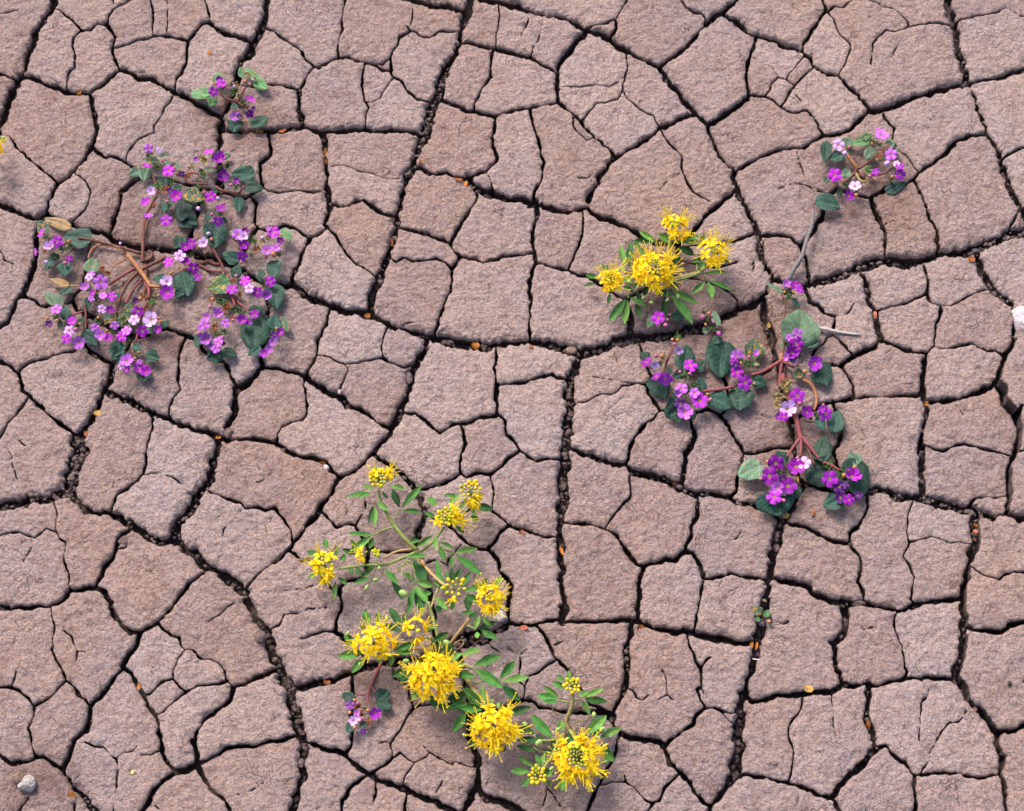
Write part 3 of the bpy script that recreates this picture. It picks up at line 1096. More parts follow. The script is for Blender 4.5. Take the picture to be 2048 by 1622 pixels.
# plates of the same lake bed beyond the frame
def build_beyond():
    h = 2.4
    bx = -900 + np.arange(int(1800 / h)) * h
    by = -850 + np.arange(int(1800 / h)) * h
    X, Y = np.meshgrid(bx, by)
    r = np.random.default_rng(3)
    S = []
    for j in range(-17, 20):
        for i in range(-19, 20):
            S.append(((i + 0.5 * (j & 1) + r.uniform(-.36, .36)) * 52, (j + r.uniform(-.34, .34)) * 50))
    S = np.array(S)
    Xw = X + 5 * N[0](X, Y, 34) + 2 * N[1](X, Y, 11); Yw = Y + 5 * N[2](X, Y, 34) + 2 * N[3](X, Y, 11)
    f1 = np.full(X.shape, 1e9); f2 = f1.copy()
    for sx, sy in S:
        i0 = np.clip(int((sx - 95 + 900) / h), 0, len(bx)); i1 = np.clip(int((sx + 95 + 900) / h), 0, len(bx))
        j0 = np.clip(int((sy - 95 + 850) / h), 0, len(by)); j1 = np.clip(int((sy + 95 + 850) / h), 0, len(by))
        if i0 >= i1 or j0 >= j1: continue
        d = np.hypot(Xw[j0:j1, i0:i1] - sx, Yw[j0:j1, i0:i1] - sy)
        a, b = f1[j0:j1, i0:i1], f2[j0:j1, i0:i1]
        np.copyto(b, np.minimum(b, np.maximum(a, d))); np.copyto(a, np.minimum(a, d))
    Db = (f2 - f1) * 0.5 - 1.5
    hole = np.maximum(np.maximum(X0 - X, X - gx[-1]), np.maximum(Y0 - Y, Y - gy[-1]))
    Db = np.minimum(Db, hole - 1.0)
    Db[0, :] = Db[-1, :] = -1; Db[:, 0] = Db[:, -1] = -1
    lb = (Db > 0).astype(np.int32)
    def zf(x, y, d, n, L):
        return top_relief(x, y) - 1.6 * np.clip(1 - d / 3.0, 0, 1) ** 2
    for L, V, loops, st, tot, nc in plates_from_field(Db, lb, zf, bx, by, [(3.0, 0.2, 0.6), (17.0, 1.0, 0.4)], 5):
        o = fast_mesh('mud_plates_beyond', V, loops, st, tot, MUD, ground)
        o['kind'] = 'stuff'
build_beyond()
print('plates', NP)
# ------------------------------------------------------------------ height of the ground anywhere, in mm
def surf(x, y):
    i = int(round((x - X0) / H)); j = int(round((y - Y0) / H))
    if 0 <= i < NX and 0 <= j < NY and lab[j, i] > 0:
        n = np.array([j * NX + i])
        return float(plate_z(np.array([x]), np.array([y]), np.array([max(D[j, i], 0)]), n, int(lab[j, i]))[0])
    return -14.0

def ico(sub=1):
    t = (1 + 5 ** 0.5) / 2
    V = [(-1, t, 0), (1, t, 0), (-1, -t, 0), (1, -t, 0), (0, -1, t), (0, 1, t), (0, -1, -t), (0, 1, -t), (t, 0, -1), (t, 0, 1), (-t, 0, -1), (-t, 0, 1)]
    F = [(0, 11, 5), (0, 5, 1), (0, 1, 7), (0, 7, 10), (0, 10, 11), (1, 5, 9), (5, 11, 4), (11, 10, 2), (10, 7, 6), (7, 1, 8), (3, 9, 4), (3, 4, 2), (3, 2, 6), (3, 6, 8), (3, 8, 9), (4, 9, 5), (2, 4, 11), (6, 2, 10), (8, 6, 7), (9, 8, 1)]
    V = [np.array(v, float) / math.hypot(1, t) for v in V]
    for _ in range(sub):
        mid = {}; G = []
        def mp(a, b):
            k = (min(a, b), max(a, b))
            if k not in mid:
                v = V[a] + V[b]; V.append(v / np.linalg.norm(v)); mid[k] = len(V) - 1
            return mid[k]
        for a, b, c in F:
            ab, bc, ca = mp(a, b), mp(b, c), mp(c, a)
            G += [(a, ab, ca), (b, bc, ab), (c, ca, bc), (ab, bc, ca)]
        F = G
    return np.array(V), np.array(F)
ICO0, ICO1, ICO2 = ico(0), ico(1), ico(2)

def lump(r, rg, base=ICO1, squash=0.75, rough=0.28):
    V, F = base
    q = V * (1 + rough * (rg.random((len(V), 1)) - 0.5) * 2)
    q = q * (r * np.array([rg.uniform(.75, 1.25), rg.uniform(.75, 1.25), squash * rg.uniform(.8, 1.2)]))
    a = rg.uniform(0, 6.28); c, s = math.cos(a), math.sin(a)
    return q @ np.array([[c, s, 0], [-s, c, 0], [0, 0, 1]]), F

# crumbs of mud that have fallen into the cracks, and loose grains on the plates: nobody could count them
def build_crumbs():
    rg = np.random.default_rng(77)
    Vs, Fs, nb = [], [], 0
    ins = np.argwhere((D < -0.75) & (W > 2.2) & (np.abs(XX) < 385) & (np.abs(YY) < 322))
    dd = -D[ins[:, 0], ins[:, 1]]
    pr = np.clip(dd - 0.5, 0, 4) ** 0.8; pr /= pr.sum()
    pick = rg.choice(len(ins), 5200, p=pr)
    zones = N[8]
    for k in pick:
        j, i = ins[k]; x, y = gx[i] + rg.uniform(-.4, .4), gy[j] + rg.uniform(-.4, .4)
        room = dd[k]
        r = min(rg.uniform(0.35, 1.0) * (0.7 + 0.5 * room), 2.3) * rg.uniform(0.5, 1.0)
        fill = np.clip(zones(np.array([x]), np.array([y]), 60.0)[0] + 0.45 + 0.12 * room, 0, 1)
        z = -14.5 + rg.random() ** 0.7 * (3.0 + 8.5 * fill)
        v, f = lump(r, rg, ICO1 if r > 0.8 else ICO0)
        Vs.append(v + (x, y, z)); Fs.append(f + nb); nb += len(v)
    for k in range(1500):
        x, y = rg.uniform(-370, 370), rg.uniform(-310, 310)
        z = surf(x, y)
        if z < -5: continue
        r = 0.14 + 0.30 * rg.random() ** 3
        v, f = lump(r, rg, ICO0)
        Vs.append(v + (x, y, z + r * 0.3)); Fs.append(f + nb); nb += len(v)
    V = np.concatenate(Vs); F = np.concatenate(Fs)
    o = fast_mesh('soil_crumbs', V, F.ravel(), np.arange(len(F)) * 3, np.full(len(F), 3), CRUMB)
    o.data.polygons.foreach_set('use_smooth', np.zeros(len(F), bool))
    o['kind'] = 'stuff'; o['label'] = 'loose brown crumbs of dried mud lying in the cracks'
CRUMB = mud_material('mud_crumb', 0.52, False)
build_crumbs()

# ------------------------------------------------------------------ simple coloured materials for small things
def simple(name, c, rough=0.8, var=0.25, scale=900.0, bump=0.0003):
    m = Mat(name, rough, 0.2)
    p = m.pos()
    n = m.noise(p, scale, 4, 0.65)
    lo = tuple(v * (1 - var) for v in c); hi = tuple(min(1, v * (1 + var)) for v in c)
    m.col(m.ramp(n, [(0.35, lo), (0.65, hi)]))
    m.bump(n, 0.7, bump)
    return m.m
M_WHITE = simple('pale_quartz', (0.50, 0.43, 0.44), 0.7, 0.3, 500, 0.0012)
M_GREY = simple('grey_stone', (0.30, 0.27, 0.25), 0.85, 0.35, 450, 0.0010)
M_BROWN = simple('brown_stone', (0.17, 0.11, 0.085), 0.85, 0.35, 450, 0.0010)
M_PINK = simple('reddish_stone', (0.36, 0.20, 0.15), 0.8, 0.3, 600, 0.0006)
M_DARK = simple('dark_stone', (0.035, 0.03, 0.032), 0.7, 0.3, 600, 0.0005)
M_TAN = simple('tan_lump', (0.62, 0.45, 0.22), 0.8, 0.3, 600, 0.0006)

def stone(px, py, wpx, hpx, mat, label, cat='stone', z=None, seed=0, name='stone', rough=0.2, sq=0.6):
    rg = np.random.default_rng(1000 + seed)
    V, F = ICO2
    q = V.copy()
    for k in range(9):                       # flattened by random facets
        d = rg.normal(size=3); d /= np.linalg.norm(d); lim = rg.uniform(0.62, 0.88)
        s = q @ d; q -= np.outer(np.maximum(s - lim, 0), d)
    q *= 1 + rough * 0.25 * (rg.random((len(q), 1)) - 0.5)
    a, b = wpx * MMPX / 2, hpx * MMPX / 2 * 1.08
    q = q * (a, b, (a + b) / 2 * sq)
    x, y, _ = U(px, py, 0)
    zz = surf(x, y) if z is None else z
    x, y, _ = U(px, py, zz)
    o = mesh_obj(name, q, F, mat, smooth=False, loc=(x * MM, y * MM, (zz + (a + b) / 2 * sq * 0.45) * MM))
    o['label'] = label; o['category'] = cat
    return o

stone(2040, 640, 48, 54, M_WHITE, 'whitish crystalline stone cut off by the right edge of the picture', z=-4, seed=1, sq=0.5)
stone(55, 1570, 36, 34, M_GREY, 'flat grey stone on rough dirt near the lower left corner', seed=2)
stone(36, 1556, 30, 26, M_BROWN, 'rounded brown stone tucked behind the flat grey stone', seed=3)
stone(1001, 1233, 27, 24, M_WHITE, 'white angular stone below a yellow flower head at the plate edge', seed=4)
stone(679, 784, 8, 10, M_WHITE, 'tiny white pebble lodged in a thin crack between two mud plates', 'pebble', seed=5, z=-1, name='pebble')
stone(651, 938, 15, 17, M_WHITE, 'pale pebble wedged in the crack above the tall yellow plant', 'pebble', seed=6, z=-4, name='pebble')
stone(1660, 1608, 13, 12, M_GREY, 'small bluish grey pebble at a crack junction by the bottom edge', 'pebble', seed=7, z=-3, name='pebble')
stone(1524, 487, 10, 12, M_PINK, 'reddish pebble in the wide crack right of the bushy yellow plant', 'pebble', seed=8, z=-7, name='pebble')
stone(1951, 1418, 8, 12, M_PINK, 'pinkish oblong pebble in the diagonal crack at the lower right', 'pebble', seed=9, z=-4, name='pebble')
stone(1875, 1467, 9, 9, M_DARK, 'black round pebble on a thin hairline crack at the lower right', 'pebble', seed=10, name='pebble')
stone(2019, 1367, 8, 10, M_DARK, 'small black pebble on the plate by the lower right edge', 'pebble', seed=11, name='pebble')
stone(267, 1545, 10, 9, M_TAN, 'small cream coloured lump lying on a plate at the lower left', 'pebble', seed=12, name='pebble')
stone(1867, 526, 11, 11, M_GREY, 'grey pebble in the wide rubble crack at the upper right', 'pebble', seed=13, z=-5, name='pebble')
stone(1880, 527, 9, 9, M_TAN, 'yellowish pebble beside the grey pebble in the rubble crack', 'pebble', seed=14, z=-5, name='pebble')
stone(666, 603, 12, 9, M_TAN, 'tan pebble in the dark crack right of the large purple plant', 'pebble', seed=15, z=-6, name='pebble')
stone(1143, 702, 24, 20, M_BROWN, 'loose brown clod in the long wide crack left of purple sprigs', 'clod', seed=16, z=-5, name='mud_clod')
stone(459, 868, 23, 22, CRUMB, 'square mud clod sitting in a crack junction below the purple plant', 'clod', seed=17, z=-3, name='mud_clod')
stone(287, 145, 22, 17, CRUMB, 'rounded mud clod in the crack between plates at the upper left', 'clod', seed=18, z=-3, name='mud_clod')
stone(1718, 1207, 26, 14, CRUMB, 'flat mud clod in the crack right of the seedling', 'clod', seed=19, z=-4, name='mud_clod')
stone(520, 1274, 24, 24, CRUMB, 'mud clod in the crack left of the tall yellow plant', 'clod', seed=20, z=-2, name='mud_clod')
stone(250, 1083, 30, 20, CRUMB, 'low mud clod beside the soft edged plate at the left', 'clod', seed=21, z=-3, name='mud_clod')
stone(603, 1526, 12, 16, CRUMB, 'small mud clod standing in the wide crack near the bottom edge', 'clod', seed=22, z=-4, name='mud_clod')
stone(818, 757, 16, 24, CRUMB, 'wedge of dried mud in the crack above the middle plates', 'clod', seed=23, z=-3, name='mud_clod')
stone(1541, 578, 20, 26, CRUMB, 'mud clod in the wide crack below the grey twig', 'clod', seed=24, z=-6, name='mud_clod')

# ------------------------------------------------------------------ twigs
def tube(P, R, n=7, cap=True, wob=0.0, rg=None):
    P = [Vector(p) for p in P]
    V, F = [], []
    up = Vector((0, 0, 1))
    for k, p in enumerate(P):
        d = (P[min(k + 1, len(P) - 1)] - P[max(k - 1, 0)])
        d = d.normalized() if d.length > 1e-9 else Vector((1, 0, 0))
        a = d.cross(up)
        a = a.normalized() if a.length > 1e-4 else Vector((1, 0, 0))
        b = a.cross(d)
        r = R[k] if hasattr(R, '__len__') else R
        for i in range(n):
            t = 6.28318 * i / n
            rr = r * (1 + (wob * (rg.random() - 0.5) if rg is not None else 0))
            V.append(p + a * (rr * math.cos(t)) + b * (rr * math.sin(t)))
    for k in range(len(P) - 1):
        for i in range(n):
            F.append((k * n + i, k * n + (i + 1) % n, (k + 1) * n + (i + 1) % n, (k + 1) * n + i))
    if cap:
        F.append(tuple(range(n - 1, -1, -1))); F.append(tuple(range((len(P) - 1) * n, len(P) * n)))
    return [tuple(v) for v in V], F

def smooth_path(P, per=4):
    P = [np.array(p, float) for p in P]
    if len(P) < 3:
        return [P[0] + (P[-1] - P[0]) * k / per for k in range(per + 1)]
    Q = [P[0] * 2 - P[1]] + P + [P[-1] * 2 - P[-2]]
    out = []
    for i in range(1, len(Q) - 2):
        a, b, c, d = Q[i - 1:i + 3]
        for k in range(per):
            t = k / per
            out.append(0.5 * (2 * b + (c - a) * t + (2 * a - 5 * b + 4 * c - d) * t * t + (3 * b - a - 3 * c + d) * t ** 3))
    out.append(P[-1])
    return out

M_TWIG = simple('weathered_grey_twig', (0.17, 0.15, 0.145), 0.85, 0.45, 700, 0.0006)
M_TWIG2 = simple('bleached_twig', (0.46, 0.40, 0.37), 0.85, 0.3, 700, 0.0005)
M_ROOT = simple('white_rootlet', (0.70, 0.62, 0.60), 0.8, 0.2)
def twig(pts, r0, r1, mat, label, name='twig'):
    rg = np.random.default_rng(len(label))
    P = smooth_path([U(x, y, z) for x, y, z in pts], 5)
    R = np.linspace(r0, r1, len(P))
    V, F = tube(P, R, 8, True, 0.25, rg)
    c = P[0]
    o = mesh_obj(name, np.array(V) - c, F, mat, loc=tuple(c * MM))
    o['label'] = label; o['category'] = 'twig'
    return o
twig([(1571, 568, 0.5), (1590, 535, 4), (1604, 512, 6), (1613, 480, 6.5), (1624, 450, 6), (1627, 424, 5.5)], 1.9, 1.1, M_TWIG, 'dark grey dry twig lying across a plate at the upper right')
twig([(1632, 655, 2.5), (1655, 659, 2.5), (1680, 664, 2), (1700, 667, 1.8), (1720, 669, 1.6)], 1.35, 0.7, M_TWIG2, 'bleached thin twig beside the big round leaf')
twig([(1505, 1318, -2), (1515, 1319, 0.5), (1524, 1322, 0.6), (1531, 1325, 0.4)], 0.35, 0.2, M_ROOT, 'fine white rootlet below the tiny seedling', 'rootlet')

# ------------------------------------------------------------------ dry leaf scraps caught in the cracks
M_SCRAP = [simple('dry_leaf_orange', (0.36, 0.13, 0.022), 0.7, 0.4, 700), simple('dry_leaf_rust', (0.24, 0.075, 0.02), 0.7, 0.4, 700),
           simple('dry_leaf_straw', (0.42, 0.24, 0.06), 0.7, 0.35, 700), simple('dry_leaf_coral', (0.38, 0.12, 0.07), 0.7, 0.3, 700)]
SCRAPS = [
 (160, 184, 12, 16, 0, 'in the upper left crack below a two part plate'), (419, 105, 8, 13, 0, 'in the wide crack above the smallest purple plant'),
 (519, 263, 16, 8, 0, 'under the lower leaf of the smallest purple plant'), (566, 262, 19, 9, 1, 'right of the smallest purple plant'),
 (650, 306, 10, 16, 0, 'upper one in the vertical crack, upper middle'), (651, 324, 9, 10, 1, 'lower one in the vertical crack at the upper middle'),
 (841, 326, 8, 14, 1, 'in the big diagonal crack at the top middle'), (917, 360, 16, 8, 1, 'dark one in the rubble at the upper middle'),
 (932, 367, 9, 13, 0, 'bright one in the rubble at the upper middle'), (242, 386, 8, 9, 2, 'in the crack left of the large purple plant'),
 (735, 631, 14, 9, 0, 'in the rubble right of the large purple plant'), (782, 484, 12, 14, 1, 'in the long diagonal crack left of the middle plates'),
 (950, 692, 17, 14, 0, 'in the long wide crack below the middle plates'), (1062, 694, 9, 8, 1, 'small one in the wide crack left of the mud clod'),
 (195, 826, 15, 11, 2, 'at the edge of a plate below the large purple plant'), (437, 874, 12, 9, 0, 'beside the square mud clod'),
 (172, 867, 9, 10, 1, 'in the wide crack at the left below a plate corner'), (645, 926, 13, 8, 1, 'beside the pale pebble above the yellow plant'),
 (1043, 1065, 12, 9, 3, 'coral one in the thin crack right of a yellow head'), (1349, 967, 10, 8, 1, 'in the crack left of the tall purple plant'),
 (1571, 1031, 17, 13, 2, 'below the lowest leaf of the tall purple plant'), (1626, 1022, 7, 22, 1, 'narrow upright one on the plate below purple flowers'),
 (1595, 959, 6, 14, 2, 'between the lowest flower groups at the right'), (1853, 807, 9, 9, 0, 'upper one in the vertical crack at the right'),
 (1849, 861, 9, 7, 2, 'lower one in the vertical crack at the right'), (1951, 1051, 14, 7, 1, 'upper one in the rubble at the right edge'),
 (1951, 1063, 11, 9, 3, 'reddish one in the rubble at the right edge'), (1123, 1101, 7, 18, 0, 'long one upright in the crack right of the yellow heads'),
 (1047, 1255, 19, 9, 3, 'beside the plate below the white angular stone'), (1280, 1257, 15, 15, 1, 'curled one at the crack crossing right of the yellow plant'),
 (1618, 1378, 19, 12, 2, 'tan one on the plate edge below the seedling'), (1503, 1291, 7, 17, 0, 'left of two in the crack under the seedling'),
 (1513, 1292, 6, 15, 0, 'right of two in the crack under the seedling'), (653, 1364, 16, 8, 1, 'in the crack left of the small pink plant'),
 (277, 1374, 10, 22, 0, 'long one in the crack at the lower left'), (344, 1217, 8, 7, 2, 'yellow dot on the plate edge at the left'),
 (144, 1590, 17, 14, 0, 'among rubble near the lower left corner'), (1736, 1450, 9, 18, 1, 'in the wide crack near the lower right plates'),
 (1750, 630, 7, 18, 3, 'upright in the crack right of the bleached twig'), (1856, 538, 13, 10, 3, 'reddish one under the grey pebble'),
 (1942, 518, 16, 14, 1, 'large one in the rubble crack near the right edge'), (1537, 650, 9, 11, 2, 'yellowish one in the crack left of the big round leaf'),
]
def scrap(k, px, py, wpx, hpx, c, where):
    rg = np.random.default_rng(500 + k)
    n, m = 7, 4
    V, F = [], []
    L, Wd = hpx * MMPX, wpx * MMPX
    for j in range(n):
        t = j / (n - 1)
        ww = Wd * (0.25 + 0.75 * math.sin(math.pi * min(t * 0.9 + 0.08, 1)) ** 0.7) * rg.uniform(.85, 1.1)
        for i in range(m):
            s = i / (m - 1) - 0.5
            V.append((s * ww, (t - 0.5) * L, abs(s) * ww * 0.5 + 0.16 * L * math.sin(3 * t + k) + rg.uniform(-.1, .1)))
    for j in range(n - 1):
        for i in range(m - 1):
            F.append((j * m + i, j * m + i + 1, (j + 1) * m + i + 1, (j + 1) * m + i))
    b = len(V)                                  # underside, so the flake has a thickness
    V += [(x, y, z - 0.18) for x, y, z in V]
    F += [tuple(reversed([q + b for q in f])) for f in F]
    x, y, _ = U(px, py, 0)
    z = surf(x, y)
    z = z + 0.4 if z > -5 else -4.5
    x, y, _ = U(px, py, z)
    o = mesh_obj('dry_leaf', V, F, M_SCRAP[c], loc=(x * MM, y * MM, z * MM))
    o.rotation_euler = (rg.uniform(-.2, .35), rg.uniform(-.4, .4), rg.uniform(-.3, .3))
    o['label'] = ('%s dry leaf scrap ' % ('orange', 'rust brown', 'straw coloured', 'coral')[c]) + where
    o['category'] = 'dry leaf'
    o['group'] = 'dry leaf scraps caught in the cracks'
for k, a in enumerate(SCRAPS):
    scrap(k, *a)
# ------------------------------------------------------------------ plant materials
def leaf_material(name, base, edge, dust=0.5, rust=0.0, veins=0.5, narrow=False):
    m = Mat(name, 0.62, 0.25)
    oc = m.objpos()
    sep = m.new('ShaderNodeSeparateXYZ'); m.l(oc, sep.inputs[0])
    ax = m.math('ABSOLUTE', sep.outputs[0]); y = sep.outputs[1]
    info = m.new('ShaderNodeObjectInfo')
    add = m.new('ShaderNodeVectorMath', operation='ADD'); m.l(m.pos(), add.inputs[0])
    p = add.outputs[0]
    big = m.noise(p, 260.0, 3, 0.6)
    c = m.mix(m.mr(big, 0.35, 0.65), tuple(v * 0.72 for v in base), tuple(min(1, v * 1.35) for v in base))
    # side veins and midrib a little paler
    v = m.math('SINE', m.math('MULTIPLY', m.math('SUBTRACT', y, m.math('MULTIPLY', ax, 0.8 if not narrow else 0.35)), 40.0 if not narrow else 60.0))
    vv = m.math('MULTIPLY', m.mr(v, 0.80, 1.0), veins)
    mid = m.math('MULTIPLY', m.mr(ax, 0.0, 0.035, 1, 0), min(1, veins * 1.6))
    c = m.mix(m.math('MAXIMUM', vv, mid), c, edge)
    # individual tint of every leaf
    hsv = m.new('ShaderNodeHueSaturation')
    m.l(m.mr(info.outputs['Random'], 0, 1, 0.75, 1.3), hsv.inputs['Value'])
    m.l(m.mr(info.outputs['Random'], 0, 1, 0.485, 0.51), hsv.inputs['Hue'])
    m.l(c, hsv.inputs['Color']); c = hsv.outputs[0]
    if dust:
        d1 = m.math('MULTIPLY', m.mr(m.noise(p, 1300.0, 4, 0.7), 0.56, 0.70), m.mr(m.noise(p, 240.0, 3, 0.6), 0.38, 0.66))
        c = m.mix(m.math('MULTIPLY', d1, dust), c, (0.52, 0.52, 0.52))
    if rust:
        r1 = m.mr(m.noise(p, 420.0, 3, 0.55, 0.4), 0.645 - 0.12 * rust, 0.70 - 0.12 * rust)
        c = m.mix(m.math('MULTIPLY', r1, 0.9), c, (0.42, 0.19, 0.035))
    m.col(c)
    h = m.math('ADD', m.math('MULTIPLY', m.noise(p, 1500.0, 3, 0.6), 0.5), m.math('MULTIPLY', v, -0.12))
    m.bump(h, 0.6, 0.0005)
    m.b.inputs['Sheen Weight'].default_value = 0.04
    return m.m

LEAF = [leaf_material('leaf_dark_green', (0.011, 0.046, 0.028), (0.04, 0.10, 0.07), 0.6, 0.0),
        leaf_material('leaf_grey_green', (0.075, 0.135, 0.075), (0.15, 0.22, 0.14), 0.55, 0.1),
        leaf_material('leaf_rusty', (0.035, 0.085, 0.045), (0.14, 0.15, 0.07), 0.5, 0.85),
        leaf_material('leaf_shaded_green', (0.010, 0.034, 0.024), (0.03, 0.06, 0.045), 0.5, 0.0),  # for low leaves: their shadow is painted into a darker green
        leaf_material('leaf_spotted', (0.035, 0.105, 0.035), (0.10, 0.19, 0.08), 0.3, 0.72),
        leaf_material('leaf_dry', (0.20, 0.13, 0.06), (0.36, 0.28, 0.16), 0.9, 0.8),
        leaf_material('leaf_fresh', (0.065, 0.170, 0.060), (0.15, 0.27, 0.12), 0.35, 0.12),
        leaf_material('leaf_pale', (0.110, 0.200, 0.105), (0.055, 0.11, 0.055), 0.7, 0.0)]
LEAFLET = [leaf_material('leaflet_green', (0.036, 0.135, 0.018), (0.17, 0.29, 0.08), 0.0, 0.0, 0.35, True),
           leaf_material('leaflet_light', (0.085, 0.205, 0.030), (0.22, 0.34, 0.11), 0.0, 0.0, 0.35, True),
           leaf_material('leaflet_deep', (0.018, 0.076, 0.014), (0.08, 0.16, 0.045), 0.08, 0.0, 0.35, True)]

def petal_material(name, tip, throat, vein):
    m = Mat(name, 0.55, 0.2)
    oc = m.objpos()
    ln = m.new('ShaderNodeVectorMath', operation='LENGTH'); m.l(oc, ln.inputs[0])
    r = ln.outputs['Value']
    n = m.noise(m.pos(), 900.0, 3, 0.6)
    c = m.mix(m.mr(n, 0.35, 0.7), tuple(v * 0.82 for v in tip), tuple(min(1, v * 1.15) for v in tip))
    c = m.mix(m.mr(r, 0.62, 0.22, 0, 0.75), c, vein)
    c = m.mix(m.mr(r, 0.27, 0.17, 0, 1), c, throat)
    hsv = m.new('ShaderNodeHueSaturation'); info = m.new('ShaderNodeObjectInfo')
    m.l(m.mr(info.outputs['Random'], 0, 1, 0.82, 1.15), hsv.inputs['Value'])
    m.l(m.mr(info.outputs['Random'], 0, 1, 0.49, 0.512), hsv.inputs['Hue'])
    m.l(c, hsv.inputs['Color']); m.col(hsv.outputs[0])
    m.bump(n, 0.4, 0.0003)
    m.b.inputs['Sheen Weight'].default_value = 0.15
    return m.m
PETAL = [petal_material('petal_deep_magenta', (0.24, 0.002, 0.275), (0.50, 0.32, 0.05), (0.30, 0.0, 0.36)),
         petal_material('petal_orchid', (0.36, 0.018, 0.41), (0.62, 0.45, 0.10), (0.46, 0.02, 0.52)),
         petal_material('petal_lilac', (0.46, 0.120, 0.53), (0.60, 0.42, 0.12), (0.42, 0.04, 0.47)),
         petal_material('petal_pale_lilac', (0.62, 0.37, 0.68), (0.50, 0.30, 0.08), (0.50, 0.18, 0.55)),
         petal_material('petal_dark_violet', (0.07, 0.003, 0.13), (0.40, 0.25, 0.04), (0.06, 0.0, 0.11)),
         petal_material('petal_blackish_purple', (0.022, 0.002, 0.035), (0.45, 0.28, 0.03), (0.015, 0.0, 0.02))]
YEL = [simple('yellow_petal', (0.90, 0.60, 0.008), 0.55, 0.12, 700, 0.0003), simple('golden_petal', (0.88, 0.50, 0.005), 0.55, 0.14, 700, 0.0003)]
YBUD = [simple('yellow_bud', (0.68, 0.50, 0.012), 0.5, 0.15, 800, 0.0002), simple('green_yellow_bud', (0.36, 0.40, 0.016), 0.5, 0.15, 800, 0.0002)]
YSTA = simple('yellow_stamen', (0.90, 0.66, 0.020), 0.6, 0.15)
M_POD = simple('green_pod', (0.30, 0.42, 0.12), 0.55, 0.2)
M_ANTH = simple('pollen_anther', (0.62, 0.47, 0.12), 0.7, 0.25)
BUD = [simple('pink_bud', (0.46, 0.14, 0.24), 0.6, 0.25), simple('orange_bud', (0.48, 0.20, 0.09), 0.6, 0.25), simple('lilac_bud', (0.60, 0.38, 0.66), 0.6, 0.2)]
STEM = [simple('red_stem', (0.225, 0.062, 0.062), 0.65, 0.35, 900, 0.0004), simple('tan_stem', (0.36, 0.155, 0.070), 0.7, 0.35, 700, 0.0004),
        simple('brown_stem', (0.145, 0.060, 0.048), 0.75, 0.4, 700, 0.0005), simple('green_stem', (0.23, 0.27, 0.075), 0.6, 0.25, 700, 0.0003),
        simple('olive_stem', (0.30, 0.235, 0.090), 0.65, 0.25, 700, 0.0003), simple('straw_stem', (0.42, 0.26, 0.11), 0.65, 0.25, 700, 0.0003)]
TUFT = [simple('sepal_green', (0.060, 0.095, 0.030), 0.7, 0.5, 500), simple('sepal_rust', (0.24, 0.085, 0.030), 0.7, 0.45, 500),
        simple('sepal_tan', (0.26, 0.19, 0.07), 0.7, 0.45, 500), simple('sepal_fresh', (0.10, 0.20, 0.05), 0.7, 0.4, 500)]

# ------------------------------------------------------------------ plant meshes (unit size; every plant part is an object of its own)
def leaf_unit(seed, ovate=True):
    rg = np.random.default_rng(seed)
    n, m = (15, 11) if ovate else (12, 7)
    V, F = [], []
    bend = rg.uniform(-.18, .10); cup = rg.uniform(.10, .28); ph = rg.uniform(0, 6)
    for j in range(n):
        t = j / (n - 1)
        if ovate:
            w = 0.5 * (math.sin(math.pi * (0.03 + 0.95 * t) ** 0.80)) ** 0.62 * (1.0 - 0.18 * t)
        else:
            w = 0.5 * (math.sin(math.pi * (0.02 + 0.96 * t) ** 1.08)) ** 0.85
        for i in range(m):
            s = (i / (m - 1) - 0.5) * 2
            edge = abs(s)
            x = s * w * (1 + 0.05 * math.sin(t * 11 + ph + (2 if s > 0 else 0)) * edge)
            z = cup * x * x * 2.2 - 0.06 * (1 - min(1, edge * 5)) * math.sin(math.pi * t)
            if ovate:
                z += 0.028 * math.sin(40 * (t - 0.8 * abs(x)) ) * min(1, edge * 2.5) * (1 - edge * 0.5) * math.sin(math.pi * t)
                z -= 0.10 * edge ** 4 * (0.6 + 0.4 * math.sin(5 * t + ph))
            else:
                z += 0.10 * abs(x)
            z += bend * (t - 0.4) ** 2 + 0.02 * math.sin(3.3 * x * 6 + t * 7 + ph)
            V.append((x, t, z))
    for j in range(n - 1):
        for i in range(m - 1):
            F.append((j * m + i, j * m + i + 1, (j + 1) * m + i + 1, (j + 1) * m + i))
    return V, F

def mesh_data(name, V, F, mat, unit=1.0, smooth=True):
    me = bpy.data.meshes.new(name)
    me.from_pydata([tuple(np.asarray(v, float) * unit) for v in V], [], [list(map(int, f)) for f in F])
    if smooth: me.polygons.foreach_set('use_smooth', np.ones(len(me.polygons), bool))
    me.materials.append(mat); me.update()
    return me

LEAF_ME = [[mesh_data('leaf', *leaf_unit(10 + v), LEAF[k]) for v in range(4)] for k in range(len(LEAF))]
LEAFLET_ME = [[mesh_data('leaflet', *leaf_unit(50 + v, False), LEAFLET[k]) for v in range(4)] for k in range(3)]

